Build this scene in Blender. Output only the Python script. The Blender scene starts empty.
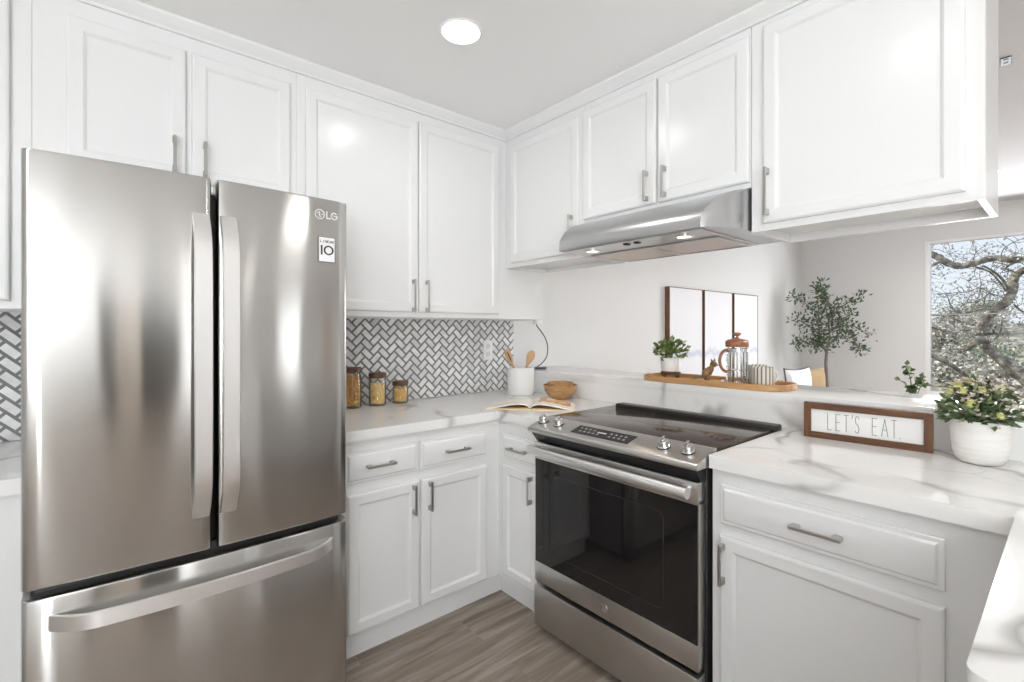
import bpy, bmesh, math, random
from mathutils import Vector, Matrix, noise
random.seed(7)
S = bpy.context.scene
C = S.collection
PI = math.pi

# ------------------------------------------------------------------ camera
F_PX, CXc, CYc = 480.0, .6476, .762
cam_data = bpy.data.cameras.new('camera')
cam = bpy.data.objects.new('camera', cam_data)
C.objects.link(cam)
cam.location = (0, 0, 1.31)
cam.rotation_euler = (PI / 2, 0, -math.atan2(CXc, CYc))
cam_data.sensor_fit = 'HORIZONTAL'
cam_data.sensor_width = 36
cam_data.lens = 36 * F_PX / 1024
cam_data.shift_y = -11.0 / 1024
cam_data.clip_start = .02
S.camera = cam

# ------------------------------------------------------------------ sky, sun, exposure
world = bpy.data.worlds.new('world')
S.world = world
world.use_nodes = True
wn, wl = world.node_tree.nodes, world.node_tree.links
bg = wn['Background']
tc = wn.new('ShaderNodeTexCoord')
sx = wn.new('ShaderNodeSeparateXYZ')
wl.new(tc.outputs['Generated'], sx.inputs[0])
rp = wn.new('ShaderNodeValToRGB')
rp.color_ramp.elements[0].position = .0
rp.color_ramp.elements[0].color = (.88, .92, .98, 1)
rp.color_ramp.elements[1].position = .55
rp.color_ramp.elements[1].color = (.58, .72, .95, 1)
wl.new(sx.outputs['Z'], rp.inputs[0])
wl.new(rp.outputs[0], bg.inputs['Color'])
bg.inputs['Strength'].default_value = 1.0

sun = bpy.data.objects.new('sun', bpy.data.lights.new('sun', 'SUN'))
C.objects.link(sun)
sun.data.energy = 4.5
sun.data.angle = .02
sun.data.color = (1, .94, .85)
sun.rotation_euler = Vector((.38, -.55, -.72)).to_track_quat('-Z', 'Y').to_euler()

def area(name, loc, size, power, direction, color=(1, 1, 1), sy=None, shape=None):
    l = bpy.data.lights.new(name, 'AREA')
    l.energy = power
    l.color = color
    l.size = size
    l.shape = shape or ('RECTANGLE' if sy else 'DISK')
    if sy:
        l.size_y = sy
    o = bpy.data.objects.new(name, l)
    o.location = loc
    o.rotation_euler = Vector(direction).to_track_quat('-Z', 'Y').to_euler()
    C.objects.link(o)
    return o

# fill added at unseen windows; daylight_living alone sits at the visible window
area('daylight_patio', (-1.75, -3.12, 1.12), .60, 80, (.2, 1, 1.5), (.95, .975, 1), 2.0)  # added source, tilted up to brighten the ceiling
area('daylight_side', (-2.04, -1.5, 1.45), 2.0, 108, (1, .05, 2.6), (.95, .975, 1), 1.15)  # added source, main fill for the kitchen
area('daylight_sidelight', (.55, -3.15, 1.2), .17, 2.6, (0, 1, 0), (.97, .985, 1), 2.1)  # this and the next added for bright streaks on the fridge doors
area('daylight_sidelight', (2.30, -3.15, 1.2), .22, 3.4, (0, 1, 0), (.97, .985, 1), 2.1)
area('daylight_living', (7.25, .35, 1.55), 1.5, 60, (-1, 0, -.1), (.95, .975, 1), 1.5)

S.view_settings.view_transform = 'Standard'
S.view_settings.look = 'None'
S.view_settings.gamma = 1
S.view_settings.use_curve_mapping = False
S.view_settings.exposure = 0.11
S.cycles.use_denoising = True
S.cycles.max_bounces = 14
S.cycles.diffuse_bounces = 8
S.cycles.glossy_bounces = 6
S.cycles.transparent_max_bounces = 16
S.cycles.sample_clamp_indirect = 6

# ------------------------------------------------------------------ materials
M = {}
def mat(name, col, rough=.5, metal=0, spec=.5, **kw):
    m = bpy.data.materials.new(name)
    m.use_nodes = True
    b = m.node_tree.nodes['Principled BSDF']
    b.inputs['Base Color'].default_value = (*col, 1)
    b.inputs['Roughness'].default_value = rough
    b.inputs['Metallic'].default_value = metal
    b.inputs['Specular IOR Level'].default_value = spec
    for k, v in kw.items():
        b.inputs[k].default_value = v
    M[name] = m
    return m

def N(m, t, **kw):
    n = m.node_tree.nodes.new(t)
    for k, v in kw.items():
        if k in n.inputs:
            n.inputs[k].default_value = v
        else:
            setattr(n, k, v)
    return n
def L(m, a, b):
    m.node_tree.links.new(a, b)
def bsdf(m):
    return m.node_tree.nodes['Principled BSDF']
def obco(m, scale=(1, 1, 1), rot=(0, 0, 0), src='Object'):
    t = N(m, 'ShaderNodeTexCoord')
    p = N(m, 'ShaderNodeMapping')
    p.inputs['Scale'].default_value = scale
    p.inputs['Rotation'].default_value = rot
    L(m, t.outputs[src], p.inputs[0])
    return p.outputs[0]
def bump(m, h, strength=.2, dist=.01):
    b = N(m, 'ShaderNodeBump')
    b.inputs['Strength'].default_value = strength
    b.inputs['Distance'].default_value = dist
    L(m, h, b.inputs['Height'])
    L(m, b.outputs[0], bsdf(m).inputs['Normal'])
    return b
def ramp(m, f, stops):
    r = N(m, 'ShaderNodeValToRGB')
    e = r.color_ramp.elements
    while len(e) < len(stops):
        e.new(.5)
    for i, (p, c) in enumerate(stops):
        e[i].position = p
        e[i].color = (*c, 1) if len(c) == 3 else c
    L(m, f, r.inputs[0])
    return r.outputs[0]

def paint(name, col, rough, bs, bd, sc):
    m = mat(name, col, rough)
    n = N(m, 'ShaderNodeTexNoise', Scale=sc, Detail=3.0)
    L(m, obco(m, (1, 1, .45)), n.inputs['Vector'])
    bump(m, n.outputs[0], bs, bd)
    return m
paint('cabinet_paint', (.785, .787, .785), .22, .12, .004, 24)
paint('wall_paint', (.76, .76, .755), .6, .1, .002, 140)
paint('living_wall_paint', (.76, .755, .745), .6, .1, .002, 140)
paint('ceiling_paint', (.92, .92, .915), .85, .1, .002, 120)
paint('trim_paint', (.90, .90, .905), .35, .05, .002, 40)
mat('socket_grey', (.66, .66, .66), .4)

def quartz():
    m = mat('quartz', (.8, .79, .78), .13)
    co = obco(m)
    n0 = N(m, 'ShaderNodeTexNoise', Scale=1.5, Detail=4.0)
    L(m, co, n0.inputs['Vector'])
    mx = N(m, 'ShaderNodeMixRGB', blend_type='ADD')
    mx.inputs[0].default_value = .55
    L(m, co, mx.inputs[1]); L(m, n0.outputs['Color'], mx.inputs[2])
    v = N(m, 'ShaderNodeTexVoronoi', feature='DISTANCE_TO_EDGE', Scale=1.1)
    L(m, mx.outputs[0], v.inputs['Vector'])
    f = ramp(m, v.outputs['Distance'], [(.0, (1, 1, 1)), (.007, (.7, .7, .7)), (.020, (.10, .10, .10)), (.05, (0, 0, 0))])
    n1 = N(m, 'ShaderNodeTexNoise', Scale=2.3, Detail=2.0)
    L(m, co, n1.inputs['Vector'])
    msk = ramp(m, n1.outputs[0], [(.42, (0, 0, 0)), (.56, (1, 1, 1))])
    mu = N(m, 'ShaderNodeMath', operation='MULTIPLY')
    L(m, f, mu.inputs[0]); L(m, msk, mu.inputs[1])
    # finer secondary veins
    v2 = N(m, 'ShaderNodeTexVoronoi', feature='DISTANCE_TO_EDGE', Scale=3.4)
    L(m, mx.outputs[0], v2.inputs['Vector'])
    f2 = ramp(m, v2.outputs['Distance'], [(.0, (.42, .42, .42)), (.02, (0, 0, 0))])
    mu2 = N(m, 'ShaderNodeMath', operation='MULTIPLY')
    n2 = N(m, 'ShaderNodeTexNoise', Scale=3.1, Detail=2.0)
    L(m, co, n2.inputs['Vector'])
    msk2 = ramp(m, n2.outputs[0], [(.5, (0, 0, 0)), (.68, (1, 1, 1))])
    L(m, f2, mu2.inputs[0]); L(m, msk2, mu2.inputs[1])
    ad = N(m, 'ShaderNodeMath', operation='MAXIMUM')
    L(m, mu.outputs[0], ad.inputs[0]); L(m, mu2.outputs[0], ad.inputs[1])
    c = N(m, 'ShaderNodeMixRGB')
    c.inputs[1].default_value = (.83, .825, .815, 1)
    c.inputs[2].default_value = (.40, .39, .37, 1)
    L(m, ad.outputs[0], c.inputs[0])
    L(m, c.outputs[0], bsdf(m).inputs['Base Color'])
quartz()

def steel(name, col, rough, aniso, wav=.0, rot=0.0):
    m = mat(name, col, rough, 1.0)
    b = bsdf(m)
    b.inputs['Anisotropic'].default_value = aniso
    b.inputs['Anisotropic Rotation'].default_value = rot + .25
    tg = N(m, 'ShaderNodeTangent', direction_type='RADIAL', axis='Z')
    L(m, tg.outputs[0], b.inputs['Tangent'])
    n = N(m, 'ShaderNodeTexNoise', Scale=1.0, Detail=2.0)
    L(m, obco(m, (3, 3, 420)), n.inputs['Vector'])
    r = N(m, 'ShaderNodeMapRange')
    r.inputs['To Min'].default_value = rough * .97
    r.inputs['To Max'].default_value = rough * 1.03
    L(m, n.outputs[0], r.inputs['Value'])
    L(m, r.outputs[0], b.inputs['Roughness'])
    if wav:
        w = N(m, 'ShaderNodeTexNoise', Scale=1.0, Detail=1.0)
        L(m, obco(m, (7, 7, 1.5)), w.inputs['Vector'])
        bump(m, w.outputs[0], 1.0, wav)
    return m
steel('stainless', (.56, .55, .53), .165, 1.0, .0026)
steel('handle_steel', (.86, .85, .84), .38, .3)
steel('range_steel', (.56, .545, .525), .30, .4)
steel('hood_steel', (.52, .52, .525), .30, 0.0)
mat('nickel', (.47, .455, .43), .3, 1.0)
mat('chrome', (.75, .74, .73), .12, 1.0)
mat('dark_metal', (.06, .06, .062), .4, .6)
mat('black_plastic', (.012, .012, .013), .35)
mat('black_gloss', (.012, .011, .011), .04, 0, .5)
mat('cooktop_glass', (.045, .032, .025), .11, 0, .55)
mat('fridge_grey', (.42, .42, .42), .45)
mat('white_plastic', (.8, .8, .79), .3)
mat('logo_grey', (.80, .80, .80), .35)
mat('ink', (.02, .02, .022), .6)
mat('ink_grey', (.10, .10, .105), .6)
mat('sticker_white', (.85, .85, .85), .5)
mat('ceramic_white', (.84, .84, .83), .35)
mat('grout', (.22, .22, .22), .8)
mat('sign_white', (.82, .815, .80), .6)
mat('spoon_wood', (.58, .36, .19), .5)
mat('cord_black', (.05, .06, .07), .5)
mat('cushion_white', (.82, .82, .83), .9)
mat('cushion_tan', (.42, .30, .17), .9)
mat('piping_dark', (.12, .12, .13), .8)
mat('sofa_fabric', (.55, .55, .55), .9)
mat('table_wood', (.32, .2, .11), .5)
mat('canvas', (.84, .84, .87), .7)
mat('leaf_sage', (.10, .17, .06), .5)
mat('blossom_yellow', (.70, .69, .34), .6)
mat('blossom_white', (.80, .72, .66), .6)
mat('soil', (.06, .045, .035), .9)
mat('pasta', (.72, .42, .12), .5)
mat('mesh_filter', (.55, .45, .38), .35, .8)

def tile_mat():
    m = mat('marble_tile', (.7, .7, .7), .2)
    g = N(m, 'ShaderNodeNewGeometry')
    c = ramp(m, g.outputs['Random Per Island'], [(0, (.70, .70, .70)), (.5, (.82, .82, .815)), (1, (.90, .90, .89))])
    n = N(m, 'ShaderNodeTexNoise', Scale=26.0, Detail=4.0)
    L(m, obco(m), n.inputs['Vector'])
    x = N(m, 'ShaderNodeMixRGB', blend_type='MULTIPLY')
    x.inputs[0].default_value = .5
    L(m, c, x.inputs[1])
    L(m, ramp(m, n.outputs[0], [(.35, (.72, .72, .73)), (.6, (1, 1, 1))]), x.inputs[2])
    L(m, x.outputs[0], bsdf(m).inputs['Base Color'])
tile_mat()

def wood(name, a, b, scale=(3, 40, 40), rough=.45):
    m = mat(name, a, rough)
    n = N(m, 'ShaderNodeTexNoise', Scale=1.0, Detail=5.0, Distortion=.6)
    L(m, obco(m, scale), n.inputs['Vector'])
    L(m, ramp(m, n.outputs[0], [(.3, a), (.7, b)]), bsdf(m).inputs['Base Color'])
    bump(m, n.outputs[0], .15, .002)
    return m
wood('walnut', (.060, .024, .010), (.170, .072, .028), (40, 6, 40))
wood('walnut_upright', (.060, .024, .010), (.170, .072, .028), (40, 40, 6))
wood('oak_tray', (.42, .22, .085), (.62, .36, .16), (40, 5, 40))
wood('lid_wood', (.07, .028, .013), (.17, .07, .032), (30, 60, 30))
wood('bowl_wood', (.36, .18, .065), (.60, .36, .16), (20, 20, 90))
wood('frame_wood', (.10, .045, .02), (.20, .10, .05), (40, 40, 5))
wood('figurine_wood', (.10, .05, .02), (.42, .26, .11), (70, 70, 70))
wood('copper_lid', (.30, .12, .06), (.40, .17, .09), (10, 10, 10), .3)
wood('trunk_grey', (.13, .11, .10), (.25, .22, .2), (30, 30, 8), .8)

def floor_mat():
    m = mat('vinyl_plank', (.3, .25, .2), .38)
    co = obco(m)
    br = N(m, 'ShaderNodeTexBrick', offset=.37)
    br.inputs['Scale'].default_value = 1
    br.inputs['Mortar Size'].default_value = .0012
    br.inputs['Brick Width'].default_value = 1.22
    br.inputs['Row Height'].default_value = .18
    br.inputs['Color1'].default_value = (.0, .0, .0, 1)
    br.inputs['Color2'].default_value = (1, 1, 1, 1)
    br.inputs['Mortar'].default_value = (.5, .5, .5, 1)
    L(m, co, br.inputs['Vector'])
    # grain shifted per plank
    ad = N(m, 'ShaderNodeMixRGB', blend_type='ADD')
    ad.inputs[0].default_value = 1
    sc = N(m, 'ShaderNodeMixRGB', blend_type='MULTIPLY')
    sc.inputs[0].default_value = 1
    sc.inputs[2].default_value = (7, 7, 7, 1)
    L(m, br.outputs['Color'], sc.inputs[1])
    mp = N(m, 'ShaderNodeMapping')
    mp.inputs['Scale'].default_value = (2.2, 26, 1)
    L(m, co, mp.inputs[0])
    L(m, mp.outputs[0], ad.inputs[1]); L(m, sc.outputs[0], ad.inputs[2])
    n = N(m, 'ShaderNodeTexNoise', Scale=1.0, Detail=6.0, Distortion=.8)
    L(m, ad.outputs[0], n.inputs['Vector'])
    c = ramp(m, n.outputs[0], [(.28, (.150, .115, .090)), (.5, (.265, .215, .175)), (.72, (.40, .345, .295))])
    x = N(m, 'ShaderNodeMixRGB', blend_type='MULTIPLY')
    x.inputs[0].default_value = .3
    L(m, c, x.inputs[1])
    L(m, ramp(m, br.outputs['Color'], [(0, (.75, .72, .7)), (1, (1.15, 1.12, 1.1))]), x.inputs[2])
    L(m, x.outputs[0], bsdf(m).inputs['Base Color'])
    bump(m, n.outputs[0], .15, .002)
floor_mat()

def clear_glass(name, tint=(.96, .98, .97), refl=.1):
    m = bpy.data.materials.new(name)
    m.use_nodes = True
    nt = m.node_tree
    nt.nodes.remove(nt.nodes['Principled BSDF'])
    out = nt.nodes['Material Output']
    t = N(m, 'ShaderNodeBsdfTransparent')
    t.inputs[0].default_value = (*tint, 1)
    g = N(m, 'ShaderNodeBsdfGlossy')
    g.inputs['Roughness'].default_value = .02
    lw = N(m, 'ShaderNodeLayerWeight')
    lw.inputs['Blend'].default_value = .16
    ml = N(m, 'ShaderNodeMath', operation='MULTIPLY_ADD')
    ml.inputs[1].default_value = .7
    ml.inputs[2].default_value = refl * .4
    L(m, lw.outputs['Fresnel'], ml.inputs[0])
    x = N(m, 'ShaderNodeMixShader')
    L(m, ml.outputs[0], x.inputs[0]); L(m, t.outputs[0], x.inputs[1]); L(m, g.outputs[0], x.inputs[2])
    L(m, x.outputs[0], out.inputs[0])
    M[name] = m
clear_glass('clear_glass', (.985, .99, .985), .03)
clear_glass('window_glass', (.97, .985, .99), .05)

def emit(name, col, s):
    m = mat(name, col, .5)
    b = bsdf(m)
    b.inputs['Emission Color'].default_value = (*col, 1)
    b.inputs['Emission Strength'].default_value = s
emit('lamp_lens', (1, .99, .96), 16)
emit('hood_lens', (1, .86, .68), 2)

def leaf_mat(name, a, b, rough=.5):
    m = mat(name, a, rough)
    g = N(m, 'ShaderNodeNewGeometry')
    L(m, ramp(m, g.outputs['Random Per Island'], [(0, a), (1, b)]), bsdf(m).inputs['Base Color'])
leaf_mat('leaf_ficus', (.035, .065, .03), (.12, .17, .085))
leaf_mat('leaf_bright', (.07, .13, .03), (.26, .34, .10))
leaf_mat('leaf_dark', (.04, .085, .035), (.27, .33, .17))
leaf_mat('leaf_mixed', (.03, .06, .02), (.22, .27, .09))
leaf_mat('leaf_oak', (.24, .23, .17), (.58, .55, .48), .8)
leaf_mat('leaf_scrub', (.24, .24, .16), (.74, .70, .66), .9)
leaf_mat('leaf_scrub_green', (.12, .18, .08), (.48, .52, .36), .9)

def bark():
    m = mat('oak_bark', (.1, .08, .06), .9)
    n = N(m, 'ShaderNodeTexNoise', Scale=9.0, Detail=8.0)
    L(m, obco(m), n.inputs['Vector'])
    L(m, ramp(m, n.outputs[0], [(.3, (.07, .055, .045)), (.5, (.20, .17, .14)), (.62, (.40, .37, .28)), (.75, (.52, .50, .44))]), bsdf(m).inputs['Base Color'])
    bump(m, n.outputs[0], .8, .03)
bark()
def hillside():
    m = mat('hillside', (.2, .2, .15), .95)
    n = N(m, 'ShaderNodeTexNoise', Scale=2.5, Detail=10.0)
    L(m, obco(m), n.inputs['Vector'])
    L(m, ramp(m, n.outputs[0], [(.3, (.07, .08, .045)), (.5, (.24, .22, .17)), (.7, (.5, .47, .42))]), bsdf(m).inputs['Base Color'])
hillside()
def stripes():
    m = mat('mug_glaze', (.8, .78, .72), .3)
    t = N(m, 'ShaderNodeTexCoord')
    s = N(m, 'ShaderNodeSeparateXYZ')
    L(m, t.outputs['Object'], s.inputs[0])
    a = N(m, 'ShaderNodeMath', operation='ARCTAN2')
    L(m, s.outputs['Y'], a.inputs[0]); L(m, s.outputs['X'], a.inputs[1])
    k = N(m, 'ShaderNodeMath', operation='MULTIPLY')
    k.inputs[1].default_value = 17
    L(m, a.outputs[0], k.inputs[0])
    sn = N(m, 'ShaderNodeMath', operation='SINE')
    L(m, k.outputs[0], sn.inputs[0])
    L(m, ramp(m, sn.outputs[0], [(.25, (.74, .70, .62)), (.7, (.16, .14, .12))]), bsdf(m).inputs['Base Color'])
stripes()
def pot_mat():
    m = mat('pot_glaze', (.76, .74, .70), .7)
    n = N(m, 'ShaderNodeTexNoise', Scale=1.0, Detail=4.0)
    L(m, obco(m, (8, 8, 90)), n.inputs['Vector'])
    L(m, ramp(m, n.outputs[0], [(.3, (.70, .675, .63)), (.55, (.79, .775, .745))]), bsdf(m).inputs['Base Color'])
    bump(m, n.outputs[0], .3, .002)
pot_mat()
def food_photo():
    m = mat('food_photo', (.8, .6, .4), .4)
    n = N(m, 'ShaderNodeTexNoise', Scale=22.0, Detail=3.0)
    L(m, obco(m), n.inputs['Vector'])
    L(m, ramp(m, n.outputs[0], [(.32, (.80, .74, .66)), (.45, (.72, .42, .12)), (.55, (.60, .16, .07)), (.63, (.80, .60, .25)), (.75, (.85, .8, .72))]), bsdf(m).inputs['Base Color'])
food_photo()
mat('page_paper', (.84, .80, .74), .6)
mat('page_block', (.66, .46, .25), .7)
mat('cover_cream', (.80, .70, .45), .5)
def mist_art():
    m = mat('mist_print', (.84, .84, .87), .6)
    t = N(m, 'ShaderNodeTexCoord')
    s = N(m, 'ShaderNodeSeparateXYZ')
    L(m, t.outputs['Object'], s.inputs[0])
    n = N(m, 'ShaderNodeTexNoise', Scale=7.0, Detail=4.0)
    L(m, t.outputs['Object'], n.inputs['Vector'])
    a = N(m, 'ShaderNodeMath', operation='MULTIPLY_ADD')
    a.inputs[1].default_value = .22
    L(m, n.outputs[0], a.inputs[0]); L(m, s.outputs['Z'], a.inputs[2])
    L(m, ramp(m, a.outputs[0], [(.36, (.83, .83, .86)), (.41, (.60, .62, .72)), (.47, (.83, .83, .87)), (.8, (.84, .84, .87))]), bsdf(m).inputs['Base Color'])
mist_art()

# ------------------------------------------------------------------ mesh builder
def rotz(a):
    return Matrix.Rotation(a, 4, 'Z')

class MB:
    def __init__(self):
        self.bm = bmesh.new()
    def box(self, x0, x1, y0, y1, z0, z1, bev=0, seg=2, mtx=None):
        x0, x1 = min(x0, x1), max(x0, x1); y0, y1 = min(y0, y1), max(y0, y1); z0, z1 = min(z0, z1), max(z0, z1)
        b = self.bm
        vs = [b.verts.new((x, y, z)) for x in (x0, x1) for y in (y0, y1) for z in (z0, z1)]
        q = [(0, 1, 3, 2), (4, 6, 7, 5), (0, 4, 5, 1), (2, 3, 7, 6), (0, 2, 6, 4), (1, 5, 7, 3)]
        fs = [b.faces.new([vs[i] for i in f]) for f in q]
        out = set(vs)
        if bev:
            es = {e for f in fs for e in f.edges}
            r = bmesh.ops.bevel(b, geom=list(es), offset=bev, segments=seg, profile=.5, affect='EDGES', clamp_overlap=True)
            out = {v for f in r['faces'] for v in f.verts} | {v for v in vs if v.is_valid}
        if mtx:
            for v in out:
                v.co = mtx @ v.co
        return self
    def loft(self, rings, close=True, cap0=True, cap1=True):
        b = self.bm
        R = [[b.verts.new(p) for p in r] for r in rings]
        n = len(R[0])
        for a, c in zip(R, R[1:]):
            for i in range(n if close else n - 1):
                j = (i + 1) % n
                b.faces.new((a[i], a[j], c[j], c[i]))
        if cap0 and close:
            b.faces.new(R[0][::-1])
        if cap1 and close:
            b.faces.new(R[-1])
        return self
    def tube(self, pts, rad, seg=10, cap=True):
        pts = [Vector(p) for p in pts]
        if not hasattr(rad, '__len__'):
            rad = [rad] * len(pts)
        rings = []
        up = Vector((0, 0, 1))
        prev = None
        for i, p in enumerate(pts):
            t = (pts[min(i + 1, len(pts) - 1)] - pts[max(i - 1, 0)]).normalized()
            if prev is None:
                a = t.cross(up)
                if a.length < 1e-3:
                    a = t.cross(Vector((1, 0, 0)))
            else:
                a = prev - t * prev.dot(t)
            a.normalize()
            prev = a
            c = t.cross(a)
            rings.append([p + (a * math.cos(2 * PI * k / seg) + c * math.sin(2 * PI * k / seg)) * rad[i] for k in range(seg)])
        return self.loft(rings, True, cap, cap)
    def lathe(self, prof, cx=0, cy=0, z=0, seg=32, mtx=None, cap0=True, cap1=True):
        rings = []
        for r, h in prof:
            ring = [Vector((cx + r * math.cos(2 * PI * k / seg), cy + r * math.sin(2 * PI * k / seg), z + h)) for k in range(seg)]
            if mtx:
                ring = [mtx @ p for p in ring]
            rings.append(ring)
        return self.loft(rings, True, cap0, cap1)
    def prism(self, poly, axis, a, b):
        """poly in the two axes that are left (in x, y, z order), pushed along axis from a to b."""
        def P(u, v, w):
            return {'x': (w, u, v), 'y': (u, w, v), 'z': (u, v, w)}[axis]
        return self.loft([[P(u, v, a) for u, v in poly], [P(u, v, b) for u, v in poly]])
    def sphere(self, c, r, sc=(1, 1, 1), sub=2, mtx=None):
        m = Matrix.Translation(c) @ (mtx or Matrix()) @ Matrix.Diagonal((*sc, 1))
        bmesh.ops.create_icosphere(self.bm, subdivisions=sub, radius=r, matrix=m)
        return self
    def leaf(self, p, d, l, w, roll=0):
        d = Vector(d).normalized()
        s = d.cross(Vector((0, 0, 1)))
        if s.length < .05:
            s = Vector((1, 0, 0))
        s.normalize()
        s = Matrix.Rotation(roll, 3, d) @ s
        n = s.cross(d)
        p = Vector(p)
        b = self.bm
        v = [b.verts.new(q) for q in (p, p + d * l * .45 + s * w * .5 + n * w * .12, p + d * l, p + d * l * .45 - s * w * .5 + n * w * .12, p + d * l * .5)]
        b.faces.new((v[0], v[1], v[4])); b.faces.new((v[1], v[2], v[4])); b.faces.new((v[2], v[3], v[4])); b.faces.new((v[3], v[0], v[4]))
        return self
    def bevel_all(self, off, seg=2, ang=30):
        es = [e for e in self.bm.edges if len(e.link_faces) == 2 and e.calc_face_angle(0) > math.radians(ang)]
        bmesh.ops.bevel(self.bm, geom=es, offset=off, segments=seg, profile=.5, affect='EDGES', clamp_overlap=True)
        return self
    def xf(self, m):
        for v in self.bm.verts:
            v.co = m @ v.co
        return self
    def build(self, name, material, parent=None, org=None, smooth=True, ang=35, local=False, fixn=True):
        """world-space mesh; local=True: already in the parent's own frame"""
        if fixn:
            bmesh.ops.recalc_face_normals(self.bm, faces=self.bm.faces[:])
        me = bpy.data.meshes.new(name)
        o = bpy.data.objects.new(name, me)
        C.objects.link(o)
        off = Vector((0, 0, 0))
        if parent is not None:
            o.parent = parent
            if not local:
                p = parent
                while p is not None:
                    off += p.location
                    p = p.parent
        elif org is not None:
            off = Vector(org)
            o.location = off
        if not local and off.length:
            for v in self.bm.verts:
                v.co -= off
        self.bm.to_mesh(me)
        self.bm.free()
        if smooth:
            me.polygons.foreach_set('use_smooth', [True] * len(me.polygons))
            me.set_sharp_from_angle(angle=math.radians(ang))
        me.materials.append(M[material] if isinstance(material, str) else material)
        return o

def tag(o, label=None, cat=None, group=None, kind=None):
    if label: o['label'] = label
    if cat: o['category'] = cat
    if group: o['group'] = group
    if kind: o['kind'] = kind
    return o
def thing(name, label, cat, loc=(0, 0, 0), group=None, rz=0):
    o = bpy.data.objects.new(name, None)
    C.objects.link(o)
    o.location = loc
    o.rotation_euler = (0, 0, rz)
    o.empty_display_size = .05
    return tag(o, label, cat, group)
def struct(name, mb, m, **kw):
    return tag(mb.build(name, m, **kw), kind='structure')
def copy_tree(o, parent=None):
    c = o.copy()
    C.objects.link(c)
    c.parent = parent
    for ch in [x for x in C.objects if x.parent == o]:
        copy_tree(ch, c)
    return c

# ------------------------------------------------------------------ room shell
WY = 2.47        # plane of the long wall
struct('floor', MB().box(-2.2, 7.6, -3.4, 2.6, -.05, 0), 'vinyl_plank', smooth=False)
struct('ceiling', MB().box(-2.2, 2.11, -3.4, 2.6, 2.44, 2.5), 'ceiling_paint', smooth=False)
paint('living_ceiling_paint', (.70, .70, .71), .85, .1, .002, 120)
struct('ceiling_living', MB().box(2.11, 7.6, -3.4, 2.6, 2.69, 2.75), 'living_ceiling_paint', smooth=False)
struct('wall_header', MB().box(2.1101, 2.14, -3.4, WY, 2.44, 2.69), 'ceiling_paint', smooth=False)
struct('wall_back', MB().box(-2.2, 7.5, WY, 2.6, 0, 2.75), 'wall_paint', smooth=False)
struct('wall_left', MB().box(-2.2, -2.1, -3.4, -2.55, 0, 2.5).box(-2.2, -2.1, -.45, WY, 0, 2.5).box(-2.2, -2.1, -2.55, -.45, 0, .85).box(-2.2, -2.1, -2.55, -.45, 2.08, 2.5), 'wall_paint', smooth=False)
# window wall with its opening
wx = MB()
WX, wy0, wy1, wz0, wz1 = 7.35, -.45, 1.155, .55, 2.345
for a in ((-3.4, wy0, 0, 2.75), (wy1, WY, 0, 2.75), (wy0, wy1, 0, wz0), (wy0, wy1, wz1, 2.75)):
    wx.box(WX, WX + .15, a[0], a[1], a[2], a[3])
struct('wall_right', wx, 'living_wall_paint', smooth=False)
w1 = MB()
fw = .045
w1.box(WX + .005, WX + .09, wy1 - fw, wy1, wz0, wz1, .004).box(WX + .005, WX + .09, wy0, wy0 + fw, wz0, wz1, .004)
w1.box(WX + .006, WX + .089, wy0 + fw, wy1 - fw, wz1 - .03, wz1, .002).box(WX + .006, WX + .089, wy0 + fw, wy1 - fw, wz0, wz0 + fw, .002)
w1.box(WX - .03, WX + .12, wy0 - .04, wy1 + .04, wz0 - .03, wz0, .004)
win = struct('window_1', w1, 'trim_paint', org=(WX, (wy0 + wy1) / 2, wz0))
p = MB().box(WX + .05, WX + .056, wy0 + fw, wy1 - fw, wz0 + fw, wz1 - fw).build('pane', 'window_glass', win, smooth=False)
p = MB().box(WX + .045, WX + .062, wy0 + fw, wy1 - fw, 1.484, 1.496).build('meeting_rail', 'fridge_grey', win, smooth=False)  # thin grey bar across the pane
# front wall behind the viewer, openings and dark doorway added for light and reflections
fwm = MB()
FY = -3.2
for x0, x1, z0, z1 in ((-2.2, -2.07, 0, 2.75), (-2.07, -1.42, 2.2, 2.75), (-1.42, -.64, 0, 2.75), (-.64, -.42, 2.42, 2.75), (-.42, -.12, 0, 2.75), (-.12, .42, 2.05, 2.75), (.42, .45, 0, 2.75), (.45, .65, 2.28, 2.75), (.65, 2.18, 0, 2.75), (2.18, 2.42, 2.28, 2.75), (2.42, 7.5, 0, 2.75)):
    fwm.box(x0, x1, FY - .12, FY, z0, z1)
struct('wall_front', fwm, 'wall_paint', smooth=False)
hall = MB().box(-.8, .6, -4.8, -4.7, 0, 2.5).box(-.85, -.8, -4.7, -3.32, 0, 2.5).box(.55, .6, -4.7, -3.32, 0, 2.5).box(-.8, .6, -4.7, -3.32, 2.45, 2.5).box(-.8, .6, -4.7, -3.32, -.05, 0)
struct('wall_hallway', hall, mat('hall_paint', (.10, .09, .08), .7), smooth=False)  # unseen hallway, added and coloured dark to reflect as a dark band
mat('light_wood', (.56, .48, .41), .5)
struct('trim_2', MB().box(-.41, -.13, FY, FY + .02, 0, 2.12, .004, 1), 'light_wood')  # unseen tan panel added for a tan band in the fridge reflection
struct('trim_3', MB().box(2.95, 3.25, FY, FY + .04, 0, 2.12, .004, 1), 'light_wood')  # second unseen panel, added only to be reflected
f = MB()
x0, x1, z0, z1, t = -2.07, -1.42, .02, 2.2, .05
f.box(x0, x0 + t, FY - .10, FY - .01, z0, z1).box(x1 - t, x1, FY - .10, FY - .01, z0, z1).box(x0, x1, FY - .10, FY - .01, z1 - t, z1).box(x0, x1, FY - .10, FY - .01, z0, z0 + t)
o = struct('window_2', f, 'trim_paint')  # unseen patio door, added as an opening for the fill
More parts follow.
